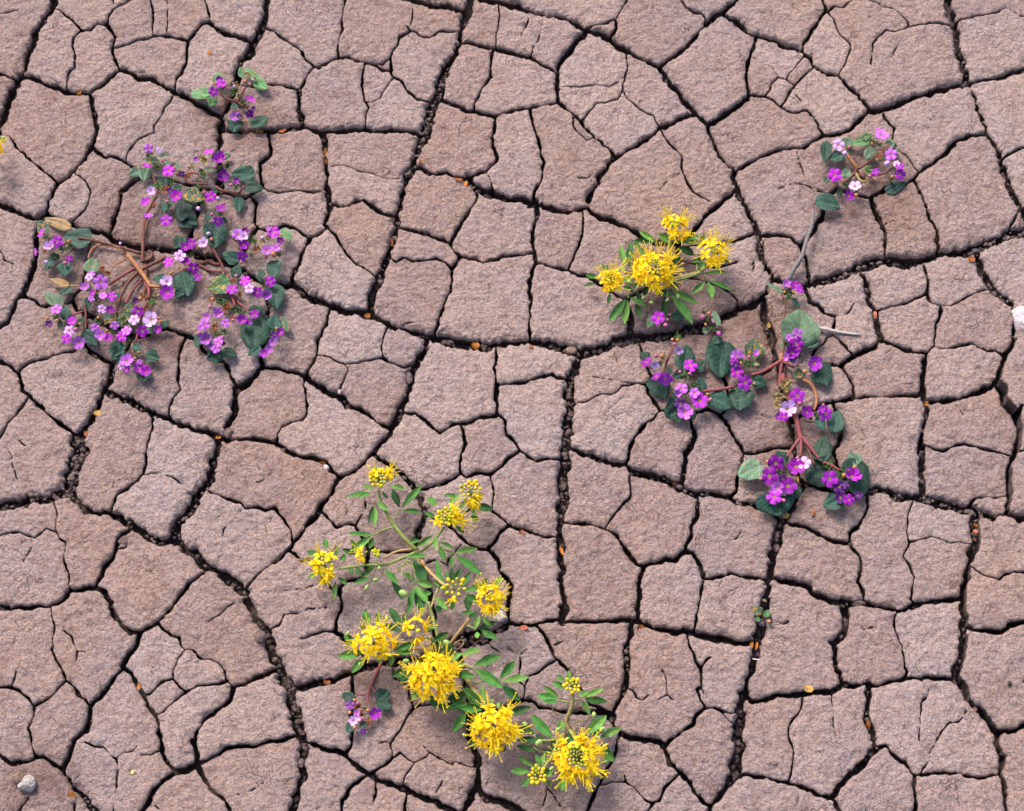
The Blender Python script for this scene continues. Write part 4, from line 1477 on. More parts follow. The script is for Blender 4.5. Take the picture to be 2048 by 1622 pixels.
def corolla_unit(seed, bell=0.0):
    """Five fused rounded lobes round a funnel throat, radius 1."""
    rg = np.random.default_rng(seed)
    na, radii = 60, [0.02, 0.10, 0.17, 0.24, 0.34, 0.48, 0.62, 0.76, 0.88, 0.96, 1.0]
    lobe = [rg.uniform(.92, 1.06) for _ in range(5)]; tw = [rg.uniform(-.14, .14) for _ in range(5)]; ht = [rg.uniform(-.12, .22) for _ in range(5)]; cupk = rg.uniform(0.0, 0.34)
    V, F = [], []
    for r in radii:
        for a in range(na):
            th = 2 * math.pi * a / na
            k = int(a * 5 / na) % 5
            u = (a * 5 / na) % 1 - 0.5                # -0.5..0.5 across a lobe
            shape = 0.56 + 0.44 * max(0.0, math.cos(math.pi * u)) ** 0.34
            shape -= 0.06 * math.exp(-(u / 0.07) ** 2)   # notch at the lobe's end
            rad = r * (shape * lobe[k] if r > 0.4 else 0.5 + (shape * lobe[k] - 0.5) * (r / 0.4) ** 2 if r > 0.2 else 1.0 if r < 0.02 else 0.9)
            if r <= 0.24: rad = r * 0.9
            z = -0.42 * math.exp(-(r / 0.16) ** 2) + (bell * 0.6 + cupk) * r ** 2 - (0.22 - ht[k]) * max(0, r - 0.45) ** 1.6
            z += 0.09 * math.cos(2 * math.pi * u) * r * r * (1 if r > .3 else 0) - tw[k] * u * r
            z -= 0.05 * math.exp(-(u / 0.06) ** 2) * r
            V.append((rad * math.cos(th), rad * math.sin(th), z + 0.22))
    n = len(radii)
    for j in range(n - 1):
        for a in range(na):
            F.append((j * na + a, (j + 1) * na + a, (j + 1) * na + (a + 1) % na, j * na + (a + 1) % na))
    F.append(tuple(range(na)))
    # the tube under the lobes
    b = len(V)
    for rr, zz in ((0.20, 0.10), (0.16, -0.15), (0.12, -0.45)):
        for a in range(12):
            V.append((rr * math.cos(a * .5236), rr * math.sin(a * .5236), zz))
    for j in range(2):
        for a in range(12):
            F.append((b + j * 12 + a, b + j * 12 + (a + 1) % 12, b + (j + 1) * 12 + (a + 1) % 12, b + (j + 1) * 12 + a))
    return V, F
COR_ME = [[mesh_data('flower', *corolla_unit(200 + v, 0.9 if v == 6 else 0.0), PETAL[k]) for v in range(7)] for k in range(6)]

def stamens_unit():
    rg = np.random.default_rng(5)
    V, F = [], []
    def add(v, f):
        b = len(V); V.extend([tuple(q) for q in v]); F.extend([tuple(int(i) + b for i in q) for q in f])
    for k in range(5):
        a = k * 1.2566 + 0.4
        v, f = ICO0
        c = np.array((0.14 * math.cos(a), 0.14 * math.sin(a), 0.16 + 0.05 * rg.random()))
        add(v * (0.062, 0.062, 0.05) + c, f)
        t, g = tube([(0.03 * math.cos(a), 0.03 * math.sin(a), -0.12), tuple(c)], 0.018, 4)
        add(t, g)
    add(ICO0[0] * 0.04 + (0, 0, 0.1), ICO0[1])
    return V, F
STA_ME = mesh_data('stamens', *stamens_unit(), M_ANTH)

def bud_unit(seed):
    V, F = ICO1
    q = V.copy(); q[:, 2] *= 1.35
    a = np.arctan2(q[:, 1], q[:, 0])
    q[:, :2] *= (1 + 0.07 * np.cos(5 * a + seed))[:, None]
    return q, F
BUD_ME = [mesh_data('bud', *bud_unit(k), BUD[k]) for k in range(3)]

def tuft_unit(seed, nb):
    """A cluster of narrow hairy sepals and half-opened calyces."""
    rg = np.random.default_rng(seed)
    V, F = [], []
    for k in range(nb):
        a = rg.uniform(0, 6.283); lean = rg.uniform(0.15, 1.25); L = rg.uniform(0.45, 1.0)
        bx, by = rg.uniform(-.35, .35, 2)
        d = np.array((math.cos(a) * math.sin(lean), math.sin(a) * math.sin(lean), math.cos(lean) * 0.9))
        s = np.array((-math.sin(a), math.cos(a), 0)); up = np.cross(d, s)
        b = len(V); wv = rg.uniform(.06, .11)
        for t, w in ((0, .6), (.3, 1), (.65, .9), (1, .12)):
            c = np.array((bx, by, 0)) + d * L * t + np.array((0, 0, -0.12 * t * t))
            for e in (-1, 0, 1):
                V.append(tuple(c + s * e * wv * w + up * (0.05 if e == 0 else 0) * w))
        for j in range(3):
            for i in range(2):
                F.append((b + j * 3 + i, b + j * 3 + i + 1, b + (j + 1) * 3 + i + 1, b + (j + 1) * 3 + i))
    return V, F
TUFT_ME = [[mesh_data('calyx_tuft', *tuft_unit(300 + v, 34), TUFT[k]) for v in range(3)] for k in range(4)]

# ------------------------------------------------------------------ placing parts
def add_obj(name, me, parent):
    o = bpy.data.objects.new(name, me)
    SC.collection.objects.link(o)
    o.parent = parent
    return o

def place(o, root, M):
    """M in world millimetres -> local matrix under the thing's base."""
    S = Matrix.Diagonal((MM, MM, MM, 1))
    Wm = S @ M
    o.matrix_basis = Matrix.Translation(-root.location) @ Wm if o.parent == root else Wm

def frame(loc, X, Y, Z):
    M = Matrix.Identity(4)
    for i, v in enumerate((X, Y, Z)):
        for j in range(3): M[j][i] = v[j]
    for j in range(3): M[j][3] = loc[j]
    return M

def put_leaf(root, me, name, a, b, wpx, z0, z1, roll=0.0, ovate=True):
    A, B = Vector(U(*a, z0)), Vector(U(*b, z1))
    d = B - A; L = d.length; d = d / L
    up = Vector((0, 0, 1)); x = d.cross(up).normalized(); n = x.cross(d)
    x2 = x * math.cos(roll) + n * math.sin(roll); n2 = x2.cross(d)
    w = wpx * MMPX
    o = add_obj(name, me, root)
    place(o, root, frame(A, x2 * w, d * L, n2 * (w if ovate else w * 1.2)))
    return o

def spec_lines(txt):
    ox = oy = 0; sc = 1
    for ln in txt.strip().splitlines():
        for part in ln.split(';'):
            t = part.split()
            if not t: continue
            if t[0][0] == '@':
                ox, oy, sc = float(t[0][1:]), float(t[1]), float(t[2]); continue
            yield t[0], list(map(float, t[1:])), ox, oy, sc

def stem_obj(root, pts, r0, r1, kind, z0, z1, px):
    rg = np.random.default_rng(int(pts[0][0] * 7 + pts[-1][1]) % 99991)
    n = len(pts)
    P = []
    for k, (x, y) in enumerate(pts):
        t = k / max(1, n - 1)
        P.append(U(x, y, z0 + (z1 - z0) * t + (0.5 * math.sin(k * 2.1) if 0 < k < n - 1 else 0)))
    Q = smooth_path(P, 5)
    V, F = tube(Q, np.linspace(r0, r1, len(Q)), 7, True, 0.16, rg)
    o = bpy.data.objects.new('stem', mesh_data('stem', [np.array(v) * MM - np.array(root.location) for v in V], F, STEM[kind]))
    link(o, root)
    return o

def purple_plant(root_px, label, txt, seed, zf=10.0, zl=5.0):
    """L leaf: base, tip, width, kind / F flower: x y diameter colour / B bud / T tuft of sepals / S stem: kind r0 r1 z0 z1 points"""
    rg = np.random.default_rng(seed)
    x, y, _ = U(*root_px, 0)
    root = thing('purple_flower_plant', label, 'plant', (x * MM, y * MM, 0.0))
    for c, v, ox, oy, sc in spec_lines(txt):
        g = lambda i: (v[i] / sc + ox, v[i + 1] / sc + oy)
        if c == 'S':
            pts = [g(i) for i in range(5, len(v), 2)]
            stem_obj(root, pts, v[1], v[2], int(v[0]), v[3], v[4], None)
        elif c == 'L':
            k = int(v[5])
            z = {3: 2.8, 1: zl, 7: zl + 3}.get(k, zl) + rg.uniform(-1.0, 1.6)
            put_leaf(root, LEAF_ME[k][rg.integers(4)], 'leaf', g(0), (v[2] / sc + ox + (v[2] - v[0]) / sc * 0.08, v[3] / sc + oy + (v[3] - v[1]) / sc * 0.08), v[4] / sc * 1.18, z, z + rg.uniform(-1.2, 2.0), rg.uniform(-.30, .30))
        elif c == 'F':
            px, py = g(0); R = v[2] / sc * MMPX / 2 * 1.02; k = int(v[3])
            z = zf + rg.uniform(-2, 3)
            P = Vector(U(px, py, z))
            lean = math.radians(v[5]) if len(v) > 5 else rg.uniform(0.08, 0.42)
            az = math.radians(v[4]) if len(v) > 4 else rg.uniform(0, 6.283)
            n = Vector((math.cos(az) * math.sin(lean), math.sin(az) * math.sin(lean) - 0.18, math.cos(lean))).normalized()
            spin = rg.uniform(0, 6.283)
            X = n.orthogonal().normalized(); Y = n.cross(X)
            X2 = X * math.cos(spin) + Y * math.sin(spin); Y2 = n.cross(X2)
            o = add_obj('flower', COR_ME[k][rg.integers(6) if rg.random() < .93 else 6], root)
            place(o, root, frame(P - n * R * 0.2, X2 * R, Y2 * R, n * R))
            s = add_obj('stamens', STA_ME, o)
        elif c == 'B':
            px, py = g(0); R = v[2] / sc * MMPX / 2; k = int(v[3]) if len(v) > 3 else int(rg.random() < 0.35)
            n = Vector((rg.uniform(-.4, .4), rg.uniform(-.5, .3), 1)).normalized()
            X = n.orthogonal().normalized(); Y = n.cross(X)
            o = add_obj('bud', BUD_ME[k], root)
            place(o, root, frame(Vector(U(px, py, zf + rg.uniform(-2.5, 1))), X * R, Y * R, n * R))
        elif c == 'T':
            px, py = g(0); R = v[2] / sc * MMPX / 2 * 1.22; k = int(v[3]) if len(v) > 3 else 0
            a = rg.uniform(0, 6.283); n = Vector((rg.uniform(-.3, .3), rg.uniform(-.3, .2), 1)).normalized()
            X = n.orthogonal().normalized(); Y = n.cross(X)
            X2 = X * math.cos(a) + Y * math.sin(a); Y2 = n.cross(X2)
            o = add_obj('calyx_tuft', TUFT_ME[k][rg.integers(3)], root)
            place(o, root, frame(Vector(U(px, py, zf - 4.0 + rg.uniform(-1.5, 1))), X2 * R, Y2 * R, n * R * 0.8))
    return root

# ---- the big purple plant
purple_plant((285, 527), 'largest purple flowered plant, sprawling at the left on many reddish stems', '''
@250 280 4.4
L 120 260 40 310 85 1; L 190 245 165 350 115 1; L 300 200 170 165 75 2; L 290 130 385 130 55 1; L 340 215 410 195 45 1
L 480 260 455 195 45 1; L 345 320 350 410 110 3; L 760 165 915 125 100 1; L 800 260 715 250 60 1; L 1140 300 955 295 165 0
L 1060 400 1200 425 125 0; L 1000 500 1000 620 105 0; L 530 450 665 530 150 2; L 380 520 345 625 100 0; L 515 530 500 700 160 3
L 470 650 620 740 170 3; L 500 430 415 410 70 0; L 760 440 820 455 60 0; L 750 640 710 715 70 0; L 790 725 790 930 205 0
L 525 855 440 945 90 0; L 840 700 900 720 60 0
F 205 75 90 2; F 300 88 62 3; F 190 220 95 1 60 50; F 382 268 118 1; F 230 445 88 3; F 183 548 95 1; F 452 495 122 0
F 360 705 118 1; F 500 300 60 4; F 740 105 100 1 100 40; F 838 170 125 1; F 867 312 115 0; F 755 495 116 0; F 845 605 92 0
F 815 718 105 1 270 45; F 985 360 65 0; F 200 690 90 2 80 40; F 585 912 108 0; F 528 940 88 0; F 690 905 106 3; F 395 445 62 4; F 625 170 48 1
B 368 545 35; B 645 603 40 2; B 765 655 32; B 705 465 27; B 790 240 35; B 935 395 34; B 330 185 27; B 735 825 34 2; B 762 872 30
B 870 560 26; B 905 190 26; B 820 515 30 2; B 440 245 24 1; B 700 525 26 1
T 210 130 95; T 280 220 110; T 690 170 130 2; T 680 280 110; T 690 330 90; T 480 300 80 1; T 285 400 95 3; T 820 250 80; T 900 230 70
T 680 560 85; T 830 650 90; T 980 410 90; T 590 240 85 2; T 350 440 95 1; T 250 580 85 1; T 410 360 85; T 330 250 90; T 560 320 80 1; T 860 300 70; T 640 420 90
S 2 1.25 0.9 2 6 160 968 165 800 182 680 222 590 280 480 272 380 232 290
S 1 0.5 0.35 2 5 170 860 190 740 205 700
S 2 1.0 0.8 3 5 530 340 570 380 680 386 720 392; S 2 1.1 0.8 3 5 800 410 860 446 940 462 1005 470; S 0 0.9 0.8 3 4 525 310 590 288 650 300; S 2 1.1 0.9 1 3 700 440 690 475
S 0 0.8 0.6 4 6 1005 470 1040 420 1060 400
@60 480 4.4
S 2 1.3 1.1 3 2 990 200 992 100 990 0
S 2 1.35 0.9 3 5 975 120 850 82 740 50 540 0 420 -20; S 1 0.95 0.7 3 4 840 110 760 60 640 40 560 70 520 130 515 168
S 1 1.75 1.35 5 6 860 130 900 180 960 260 1040 370 1052 402; S 1 1.2 0.9 6 8 1052 402 1090 408 1145 412; S 0 1.2 0.9 5 5 1052 402 1046 520
S 0 1.2 0.9 3 5 920 250 800 322 690 390 600 430; S 2 1.4 0.9 3 6 1200 150 1080 210 980 262 900 330 830 430 780 550 760 650
S 0 0.9 0.7 2 5 1000 330 920 420 870 500 840 560; S 0 0.9 0.7 4 5 340 672 400 650 465 630; S 1 0.6 0.45 4 5 340 405 450 402
S 2 1.0 0.8 3 5 490 800 490 640 480 560; S 2 1.5 1.2 2 2 1010 180 1060 160 1070 120 1040 95; S 2 1.3 1.0 2 4 1010 220 1020 300 1010 420 1000 500
S 1 0.7 0.5 4 5 870 140 820 180 760 210 720 245; S 0 1.2 0.8 3 5 985 280 1050 480 1000 620 960 780 930 900
S 2 0.9 0.7 3 5 420 -20 330 20 260 60; S 2 0.9 0.7 4 5 600 430 560 480 540 520
L 200 145 145 255 90 0; L 300 190 312 302 125 0; L 240 170 215 120 60 0; L 545 285 545 168 145 1; L 340 402 190 345 65 5; L 380 412 265 470 85 0
L 280 580 140 465 115 1; L 312 700 320 585 85 0; L 265 770 262 700 45 0; L 500 610 500 510 85 3; L 1190 345 1088 330 90 0
L 905 590 835 625 105 2; L 790 640 870 760 140 2; L 985 770 1110 785 110 1; L 1150 765 1222 715 70 0; L 470 800 580 915 125 3
L 780 510 745 470 95 0; L 700 960 830 950 140 0; L 660 700 720 640 60 0; L 430 740 470 680 50 0
F 240 10 122 1; F 180 60 100 3; F 50 105 80 1 180 60; F 345 165 68 0; F 520 325 78 3; F 540 300 72 2; F 622 370 142 2; F 480 410 85 2
F 550 460 58 1; F 640 490 78 2; F 718 495 98 1; F 635 605 88 3; F 705 615 78 0; F 230 610 108 2; F 165 740 70 4; F 370 715 92 1
F 345 800 112 3; F 320 870 95 1; F 435 900 124 2; F 950 625 118 0; F 915 700 100 3; F 1065 700 152 3; F 990 800 112 0; F 1130 785 72 0
F 745 750 85 2; F 575 770 85 2; F 620 830 108 2; F 690 865 88 0; F 845 800 102 2; F 805 850 102 1; F 540 515 62 2; F 1205 368 120 3
F 1210 458 142 1; F 1215 195 104 1; F 930 535 62 4
B 345 15 32; B 310 205 38; B 155 690 32 1; B 240 710 30 1; B 440 740 30; B 405 790 45; B 970 520 42 1; B 1135 690 28 1; B 1150 715 28 1; B 600 685 28 1; B 795 30 28 2
B 680 800 24 1; B 145 195 34 2
T 300 90 105; T 210 150 85; T 130 100 65 1; T 510 430 105; T 590 500 115; T 680 530 65 3; T 600 720 115; T 680 720 95 2; T 230 680 85; T 1080 550 95 3; T 1000 500 75 1
T 740 680 75 2; T 420 760 85; T 680 290 95 1; T 640 250 85 1; T 960 760 85; T 350 60 80; T 390 700 70; T 1040 590 70 1; T 820 700 90; T 740 820 90; T 1100 480 80 2; T 560 480 80; T 860 880 90; T 180 760 60 1
@200 560 4.4
L 200 605 115 690 135 0; L 285 575 360 612 70 0; L 405 640 510 695 110 0; L 390 790 390 890 130 3; L 220 700 170 740 70 0
F 235 710 122 2; F 185 760 64 3; F 345 770 108 1; F 405 810 102 0; F 350 720 52 2; F 235 780 74 1
B 340 640 30 1; B 310 690 26; T 270 680 95 1; T 330 670 75; T 300 740 90
S 1 0.9 0.7 4 6 282 560 290 640
@330 430 4.4
F 640 170 112 2; F 690 190 102 3; F 705 140 72 0; F 690 260 97 0; F 680 360 102 1 280 45; F 955 150 122 1; F 1015 225 72 0; F 900 310 102 2; F 975 290 84 2
F 705 580 108 1; F 590 655 112 1; F 740 645 92 3; F 815 680 102 0; F 890 700 96 2; F 925 585 104 1; F 130 360 112 3; F 175 420 102 1; F 250 465 112 0; F 290 545 80 0; F 910 120 50 2
L 700 150 575 150 90 1; L 650 400 518 340 120 0; L 620 555 640 445 105 0; L 575 590 398 645 190 4; L 860 590 840 480 80 0; L 960 400 960 540 140 0
L 960 605 985 805 155 0; L 1010 130 1110 210 85 6; L 150 490 195 695 195 0; L 90 680 170 690 110 0; L 140 290 100 185 90 0; L 740 840 860 825 75 0; L 1020 350 980 340 50 0; L 110 640 90 600 60 0
S 2 1.1 0.9 6 3 385 262 440 330 490 420 530 500 550 530; S 2 1.5 1.2 1 1 380 405 440 430 505 440; S 2 0.8 0.6 3 4 640 430 600 438; S 0 1.0 0.8 4 6 550 530 590 700 620 815
S 0 0.8 0.7 3 5 600 725 670 790 745 842; S 2 1.1 0.9 2 3 300 440 400 490 500 500; S 2 1.3 1.0 2 2 60 560 200 470 380 405
B 385 165 36 2; B 410 215 30; B 200 385 27; B 50 515 27; B 855 200 34 2; B 905 155 25; B 625 535 30; B 885 550 27; B 395 810 34; B 760 580 24; B 890 370 34; B 955 350 50 1
T 760 230 105; T 850 230 85 2; T 910 200 95 2; T 800 300 95 1; T 760 350 65 3; T 650 300 55; T 870 600 95; T 600 580 75 1; T 720 610 65; T 500 760 115; T 550 800 110 1; T 660 700 75 1; T 980 330 70 2; T 400 740 60 1; T 220 360 80
@370 540 4.879
F 325 430 112 2; F 215 455 92 2; F 190 530 112 2; F 395 515 97 2; F 215 670 132 2; F 320 705 117 2; F 300 770 92 2; F 560 490 102 1; F 680 430 107 0
F 610 505 64 1; F 640 515 48 0; F 870 630 84 4; F 935 605 84 0; F 855 700 84 2; F 825 770 92 2; F 770 815 92 1; F 140 560 62 2; F 385 730 48 4; F 250 735 62 2; F 900 660 60 4
L 150 610 115 745 105 0; L 360 800 228 865 150 0; L 350 790 500 835 115 0; L 690 475 675 745 280 0; L 745 760 622 820 105 0; L 880 575 870 445 130 0; L 920 470 1005 590 90 2; L 770 540 800 450 95 3; L 620 385 765 380 60 0; L 300 860 290 920 70 0
B 243 360 38; B 490 460 32; B 468 492 36; B 365 660 42; B 135 620 46; B 895 570 28 1; B 270 290 40 1
T 340 310 125; T 400 370 115 1; T 500 390 135; T 470 470 75 1; T 300 560 125 1; T 310 620 95; T 860 590 85 3; T 290 380 65 3; T 380 600 80; T 560 420 100; T 850 660 70
@50 280 4.4
L 185 830 130 715 105 2; L 580 880 362 845 205 0; L 400 770 190 695 95 5; F 150 815 112 1 150 50; T 190 850 75; B 385 895 36
''', 1)

purple_plant((470, 205), 'smallest purple flowered plant with bright green leaves, upper left in a crack', '''
@370 120 6.1
S 2 1.1 0.8 3 6 640 515 560 490 480 450 420 390; S 0 1.1 0.8 3 6 640 515 670 460 700 400 740 330; S 2 0.9 0.7 3 6 640 515 720 560 780 560; S 2 0.9 0.7 3 5 610 510 600 600 620 680; S 2 1.5 1.3 -4 3 630 560 640 515
F 350 385 140 0; F 430 290 135 1; F 420 235 95 0; F 470 295 72 1; F 790 490 142 0 60 38; F 780 650 130 0 320 60; F 610 685 142 2; F 660 690 74 4; F 835 590 64 4
L 290 420 85 395 205 6; L 340 445 320 555 140 6; L 370 275 430 160 135 6; L 700 215 680 92 88 6; L 895 260 750 105 110 6; L 860 250 985 345 145 6
L 600 605 610 535 100 0; L 620 715 600 862 190 0; L 800 800 1000 705 205 0
B 745 155 42; B 735 260 46; B 830 240 36 2; B 790 295 32 1; B 595 290 32 1; B 600 325 40 2; B 650 610 32 1; B 850 695 36; B 690 720 30 1; B 730 740 26 1; B 355 290 34
T 780 190 105 2; T 850 230 95 2; T 620 380 135; T 640 320 85 2; T 470 340 85; T 750 560 105; T 650 660 85; T 700 520 85; T 590 420 105; T 660 440 90
''', 2)

purple_plant((1716, 342), 'purple flowered plant growing in a ring at the upper right', '''
@1610 240 4.882
S 1 1.6 1.2 3 6 510 470 455 400 405 335; S 2 1.2 0.9 3 6 500 475 540 465 620 410 690 350; S 2 1.2 0.8 3 5 495 510 430 570 370 612; S 4 1.0 0.7 3 5 490 510 540 590 600 600; S 2 1.8 1.6 1 2 520 540 560 545 580 560; S 2 1.0 0.8 3 6 640 540 730 530 800 510 870 450; S 1 1.5 1.4 -2 3 520 540 500 475
F 325 240 128 3; F 750 150 152 2 100 30; F 840 335 132 2; F 290 540 152 1; F 490 650 132 3; F 425 740 122 0; F 930 530 132 1; F 925 450 95 1; F 895 428 72 3; F 690 510 88 1; F 720 100 84 2
B 388 325 52 2; B 435 265 36; B 635 550 40; B 655 230 28 1; B 685 580 28 1; B 850 555 36; B 500 735 42; B 800 425 56 2; B 300 625 27 1; B 810 240 25 1
L 215 205 195 398 108 0; L 385 345 245 372 130 0; L 455 235 372 185 95 1; L 640 205 460 225 105 6; L 560 175 650 140 90 6; L 665 270 600 372 115 1; L 440 495 365 545 95 1; L 225 560 190 610 65 1; L 800 200 870 245 85 1; L 110 765 325 845 175 0; L 790 700 980 610 110 3; L 345 680 330 735 65 0; L 860 265 905 325 65 1
T 430 290 95; T 660 220 125; T 720 240 85; T 620 490 145 3; T 600 590 85 2; T 730 350 95 1; T 840 570 85; T 300 620 85; T 400 640 95; T 500 680 80; T 870 480 70; T 740 390 80; T 760 300 60 1
''', 3)

purple_plant((1566, 745), 'tall branching purple plant at the right with one big round pale leaf', '''
@1450 540 4.067
S 0 1.4 1.0 5 7 475 730 400 772 300 830 215 852; S 0 1.2 1.0 5 4 462 700 455 800 446 880 445 960; S 0 1.2 0.9 5 6 465 725 500 760 545 785 560 785; S 2 0.75 0.5 5 9 470 690 480 600 482 400 490 260 452 195
S 1 2.0 1.6 4 6 462 760 458 720 462 680; S 1 1.15 0.9 5 4 630 888 700 930 735 1000 745 1070 725 1140; S 0 0.6 0.5 3 4 490 862 545 878 600 870; S 2 1.0 0.9 2 2 480 720 482 830 470 900
F 590 520 98 2; F 520 550 64 2; F 583 605 132 0; F 545 670 112 1; F 500 710 62 2; F 555 730 88 4; F 728 760 132 1; F 500 105 78 2; F 575 125 90 0; F 610 160 76 1; F 100 830 112 0; F 165 915 136 1; F 95 700 104 2; F 70 745 62 1; F 90 775 72 4; F 250 680 52 1
B 650 825 40; B 690 850 27; B 195 710 28; B 238 925 27; B 525 140 30; B 485 180 24 1; B 555 180 24 1; B 600 640 22
L 600 615 610 340 298 7; L 650 595 755 590 92 1; L 510 605 443 610 42 1; L 560 840 645 850 95 2; L 745 755 825 925 185 0; L 470 185 342 108 42 1; L 555 245 602 300 55 0; L 545 245 590 232 32 0; L 235 725 245 565 155 2; L 218 760 278 770 42 1; L 220 900 330 925 105 0
T 510 180 115; T 520 220 85; T 130 740 95; T 210 780 95; T 560 700 85; T 490 240 65; T 600 700 60
@1270 600 4.067
F 835 455 112 2; F 450 530 124 1; F 360 405 80 3 250 40; F 95 505 112 0 140 45; F 160 525 78 3 300 40; F 175 620 95 0 130 45; F 245 640 122 1 280 40; F 375 720 112 2; F 345 760 64 2; F 485 755 90 2; F 525 820 142 1; F 370 840 108 4; F 405 910 138 2; F 985 430 55 2; F 810 490 60 1
B 305 322 30 1; B 345 325 30 1; B 320 360 32; B 220 455 30 1; B 172 455 30; B 365 585 28; B 445 600 30; B 590 770 30 1; B 610 812 34; B 930 465 28; B 860 515 26 1
L 720 335 690 605 265 0; L 395 570 425 380 155 0; L 500 570 565 500 85 0; L 395 600 312 615 75 0; L 165 610 235 780 175 0; L 95 485 60 425 85 0; L 290 605 270 552 45 0; L 540 742 535 638 85 0; L 605 780 765 865 165 0; L 870 710 850 882 195 0; L 400 860 258 935 195 0; L 450 930 485 965 85 0; L 945 640 1062 662 98 0; L 330 790 310 760 50 0
T 350 300 85 3; T 230 460 95 2; T 200 520 75; T 420 600 105; T 390 760 115; T 440 740 95; T 330 790 65; T 590 800 75; T 245 610 65; T 870 640 80; T 900 520 90; T 480 700 80
S 0 1.2 0.9 6 6 800 708 680 728 550 742; S 0 0.8 0.6 3 7 260 500 282 445 315 375; S 2 0.8 0.7 3 5 510 665 470 600; S 2 0.9 0.7 3 6 550 742 510 760 480 770; S 2 0.8 0.6 2 5 260 500 240 560 220 600; S 2 0.8 0.7 2 4 510 665 560 740
@1460 760 3.487
S 0 2.0 1.7 4 5 440 205 470 300 485 370 500 420; S 0 1.9 1.6 4 4 365 -40 385 60 440 205; S 0 1.2 0.9 5 7 495 395 455 450 420 500 398 535; S 0 1.1 0.9 5 7 497 400 495 470 488 535; S 0 1.3 0.9 5 7 505 400 560 470 600 522 640 570; S 0 0.9 0.7 6 8 640 570 700 590 770 632; S 2 0.6 0.5 4 4 515 285 570 293 640 288; S 2 0.9 0.7 3 6 530 450 560 520 590 590
F 470 110 108 1; F 400 200 122 3; F 535 225 97 0; F 665 235 102 1; F 640 205 54 1; F 375 255 74 0; F 335 255 54 1; F 320 580 122 0; F 275 670 127 0; F 460 605 122 0; F 515 580 102 3; F 405 740 122 0; F 330 750 94 2; F 372 785 54 3; F 310 815 112 1; F 695 690 118 1; F 850 675 112 1; F 765 745 94 4; F 800 730 64 4; F 830 835 84 0; F 770 820 84 4; F 890 805 64 4; F 370 690 70 4
B 487 163 32; B 870 610 32; B 825 630 30; B 795 665 32; B 375 840 27; B 215 690 27; B 260 570 25; B 470 545 26; B 650 175 22
L 215 595 70 665 155 1; L 385 585 330 500 100 0; L 300 785 330 935 255 0; L 440 815 492 755 65 0; L 620 560 660 403 135 0; L 700 548 618 552 55 0; L 725 360 755 218 108 0; L 610 260 652 340 65 0; L 855 545 905 805 185 0; L 885 590 840 513 105 1; L 785 830 660 872 115 0; L 690 600 550 700 200 3
T 350 120 115 2; T 330 170 85 2; T 385 20 115 2; T 600 250 65; T 690 590 85; T 760 640 85; T 350 660 85; T 430 650 75; T 490 160 65; T 380 70 90 2; T 560 270 50; T 780 690 90
''', 4)

purple_plant((1330, 660), 'single purple blossom on a low sprig under the bushy yellow plant', '''
@1270 600 4.067
S 2 0.7 0.5 -3 5 350 280 335 200 240 180; F 190 145 116 1; B 250 205 40; B 265 160 27; B 280 120 24; L 150 135 108 218 65 1; L 300 115 392 150 90 0; T 230 210 55; T 270 130 60
''', 5)
purple_plant((1430, 690), 'low sprig of pink buds with hardly any open flower beside the wide crack', '''
@1270 600 4.067
S 2 0.7 0.5 -2 6 665 315 625 230 595 150; B 550 140 48; B 640 180 28; B 680 270 38; B 600 110 28; B 575 200 26 1; B 620 130 26; L 665 205 648 98 75 1; L 550 255 602 248 62 1; L 635 335 705 310 82 0; T 580 160 115; T 620 220 115; T 660 250 75; T 560 100 55; T 640 150 80; F 683 268 36 1
''', 6, 8)
purple_plant((770, 1322), 'small pink flowered plant with a bare red stem, below the big yellow head', '''
@400 1080 4.054
S 0 1.0 0.7 -2 5 1480 970 1430 1080 1380 1200 1362 1250; S 0 0.7 0.5 5 6 1362 1250 1358 1340; S 0 0.5 0.35 5 6 1362 1250 1310 1258 1250 1265; S 0 0.4 0.3 4 5 1390 1190 1420 1230 1440 1250
F 1215 1340 74 2; F 1420 1400 98 1; F 1245 1465 78 3; F 1270 1400 52 2; F 1320 1552 48 4; F 1285 1445 44 3
L 1245 1290 1160 1250 78 0; L 1425 1290 1530 1235 110 0; L 1440 1310 1540 1362 90 0; L 1245 1480 1198 1555 82 0; L 1300 1478 1348 1512 45 0
B 1280 1325 30; B 1215 1400 27; B 1320 1450 27; B 1255 1520 32; B 1360 1380 27; B 1255 1300 27 1; B 1300 1380 24 1
T 1280 1350 85 1; T 1310 1420 75 1; T 1370 1480 85 1; T 1270 1440 65; T 1350 1370 60
''', 7, 8)
purple_plant((1528, 1240), 'tiny seedling with dark purple flower and rusty leaves inside a crack', '''
@1200 1080 4.054
S 2 0.6 0.4 -9 2 1330 720 1330 660 1340 600; F 1315 670 66 5; F 1380 640 34 5; F 1280 925 40 5
L 1310 600 1240 545 72 2; L 1335 625 1365 572 48 6; L 1365 680 1436 718 62 6; L 1300 640 1262 650 40 6; L 1350 620 1390 610 36 2; L 1330 500 1340 480 30 2
B 1370 660 30 1; T 1320 630 60 1
''', 8, 2.5, 1.0)

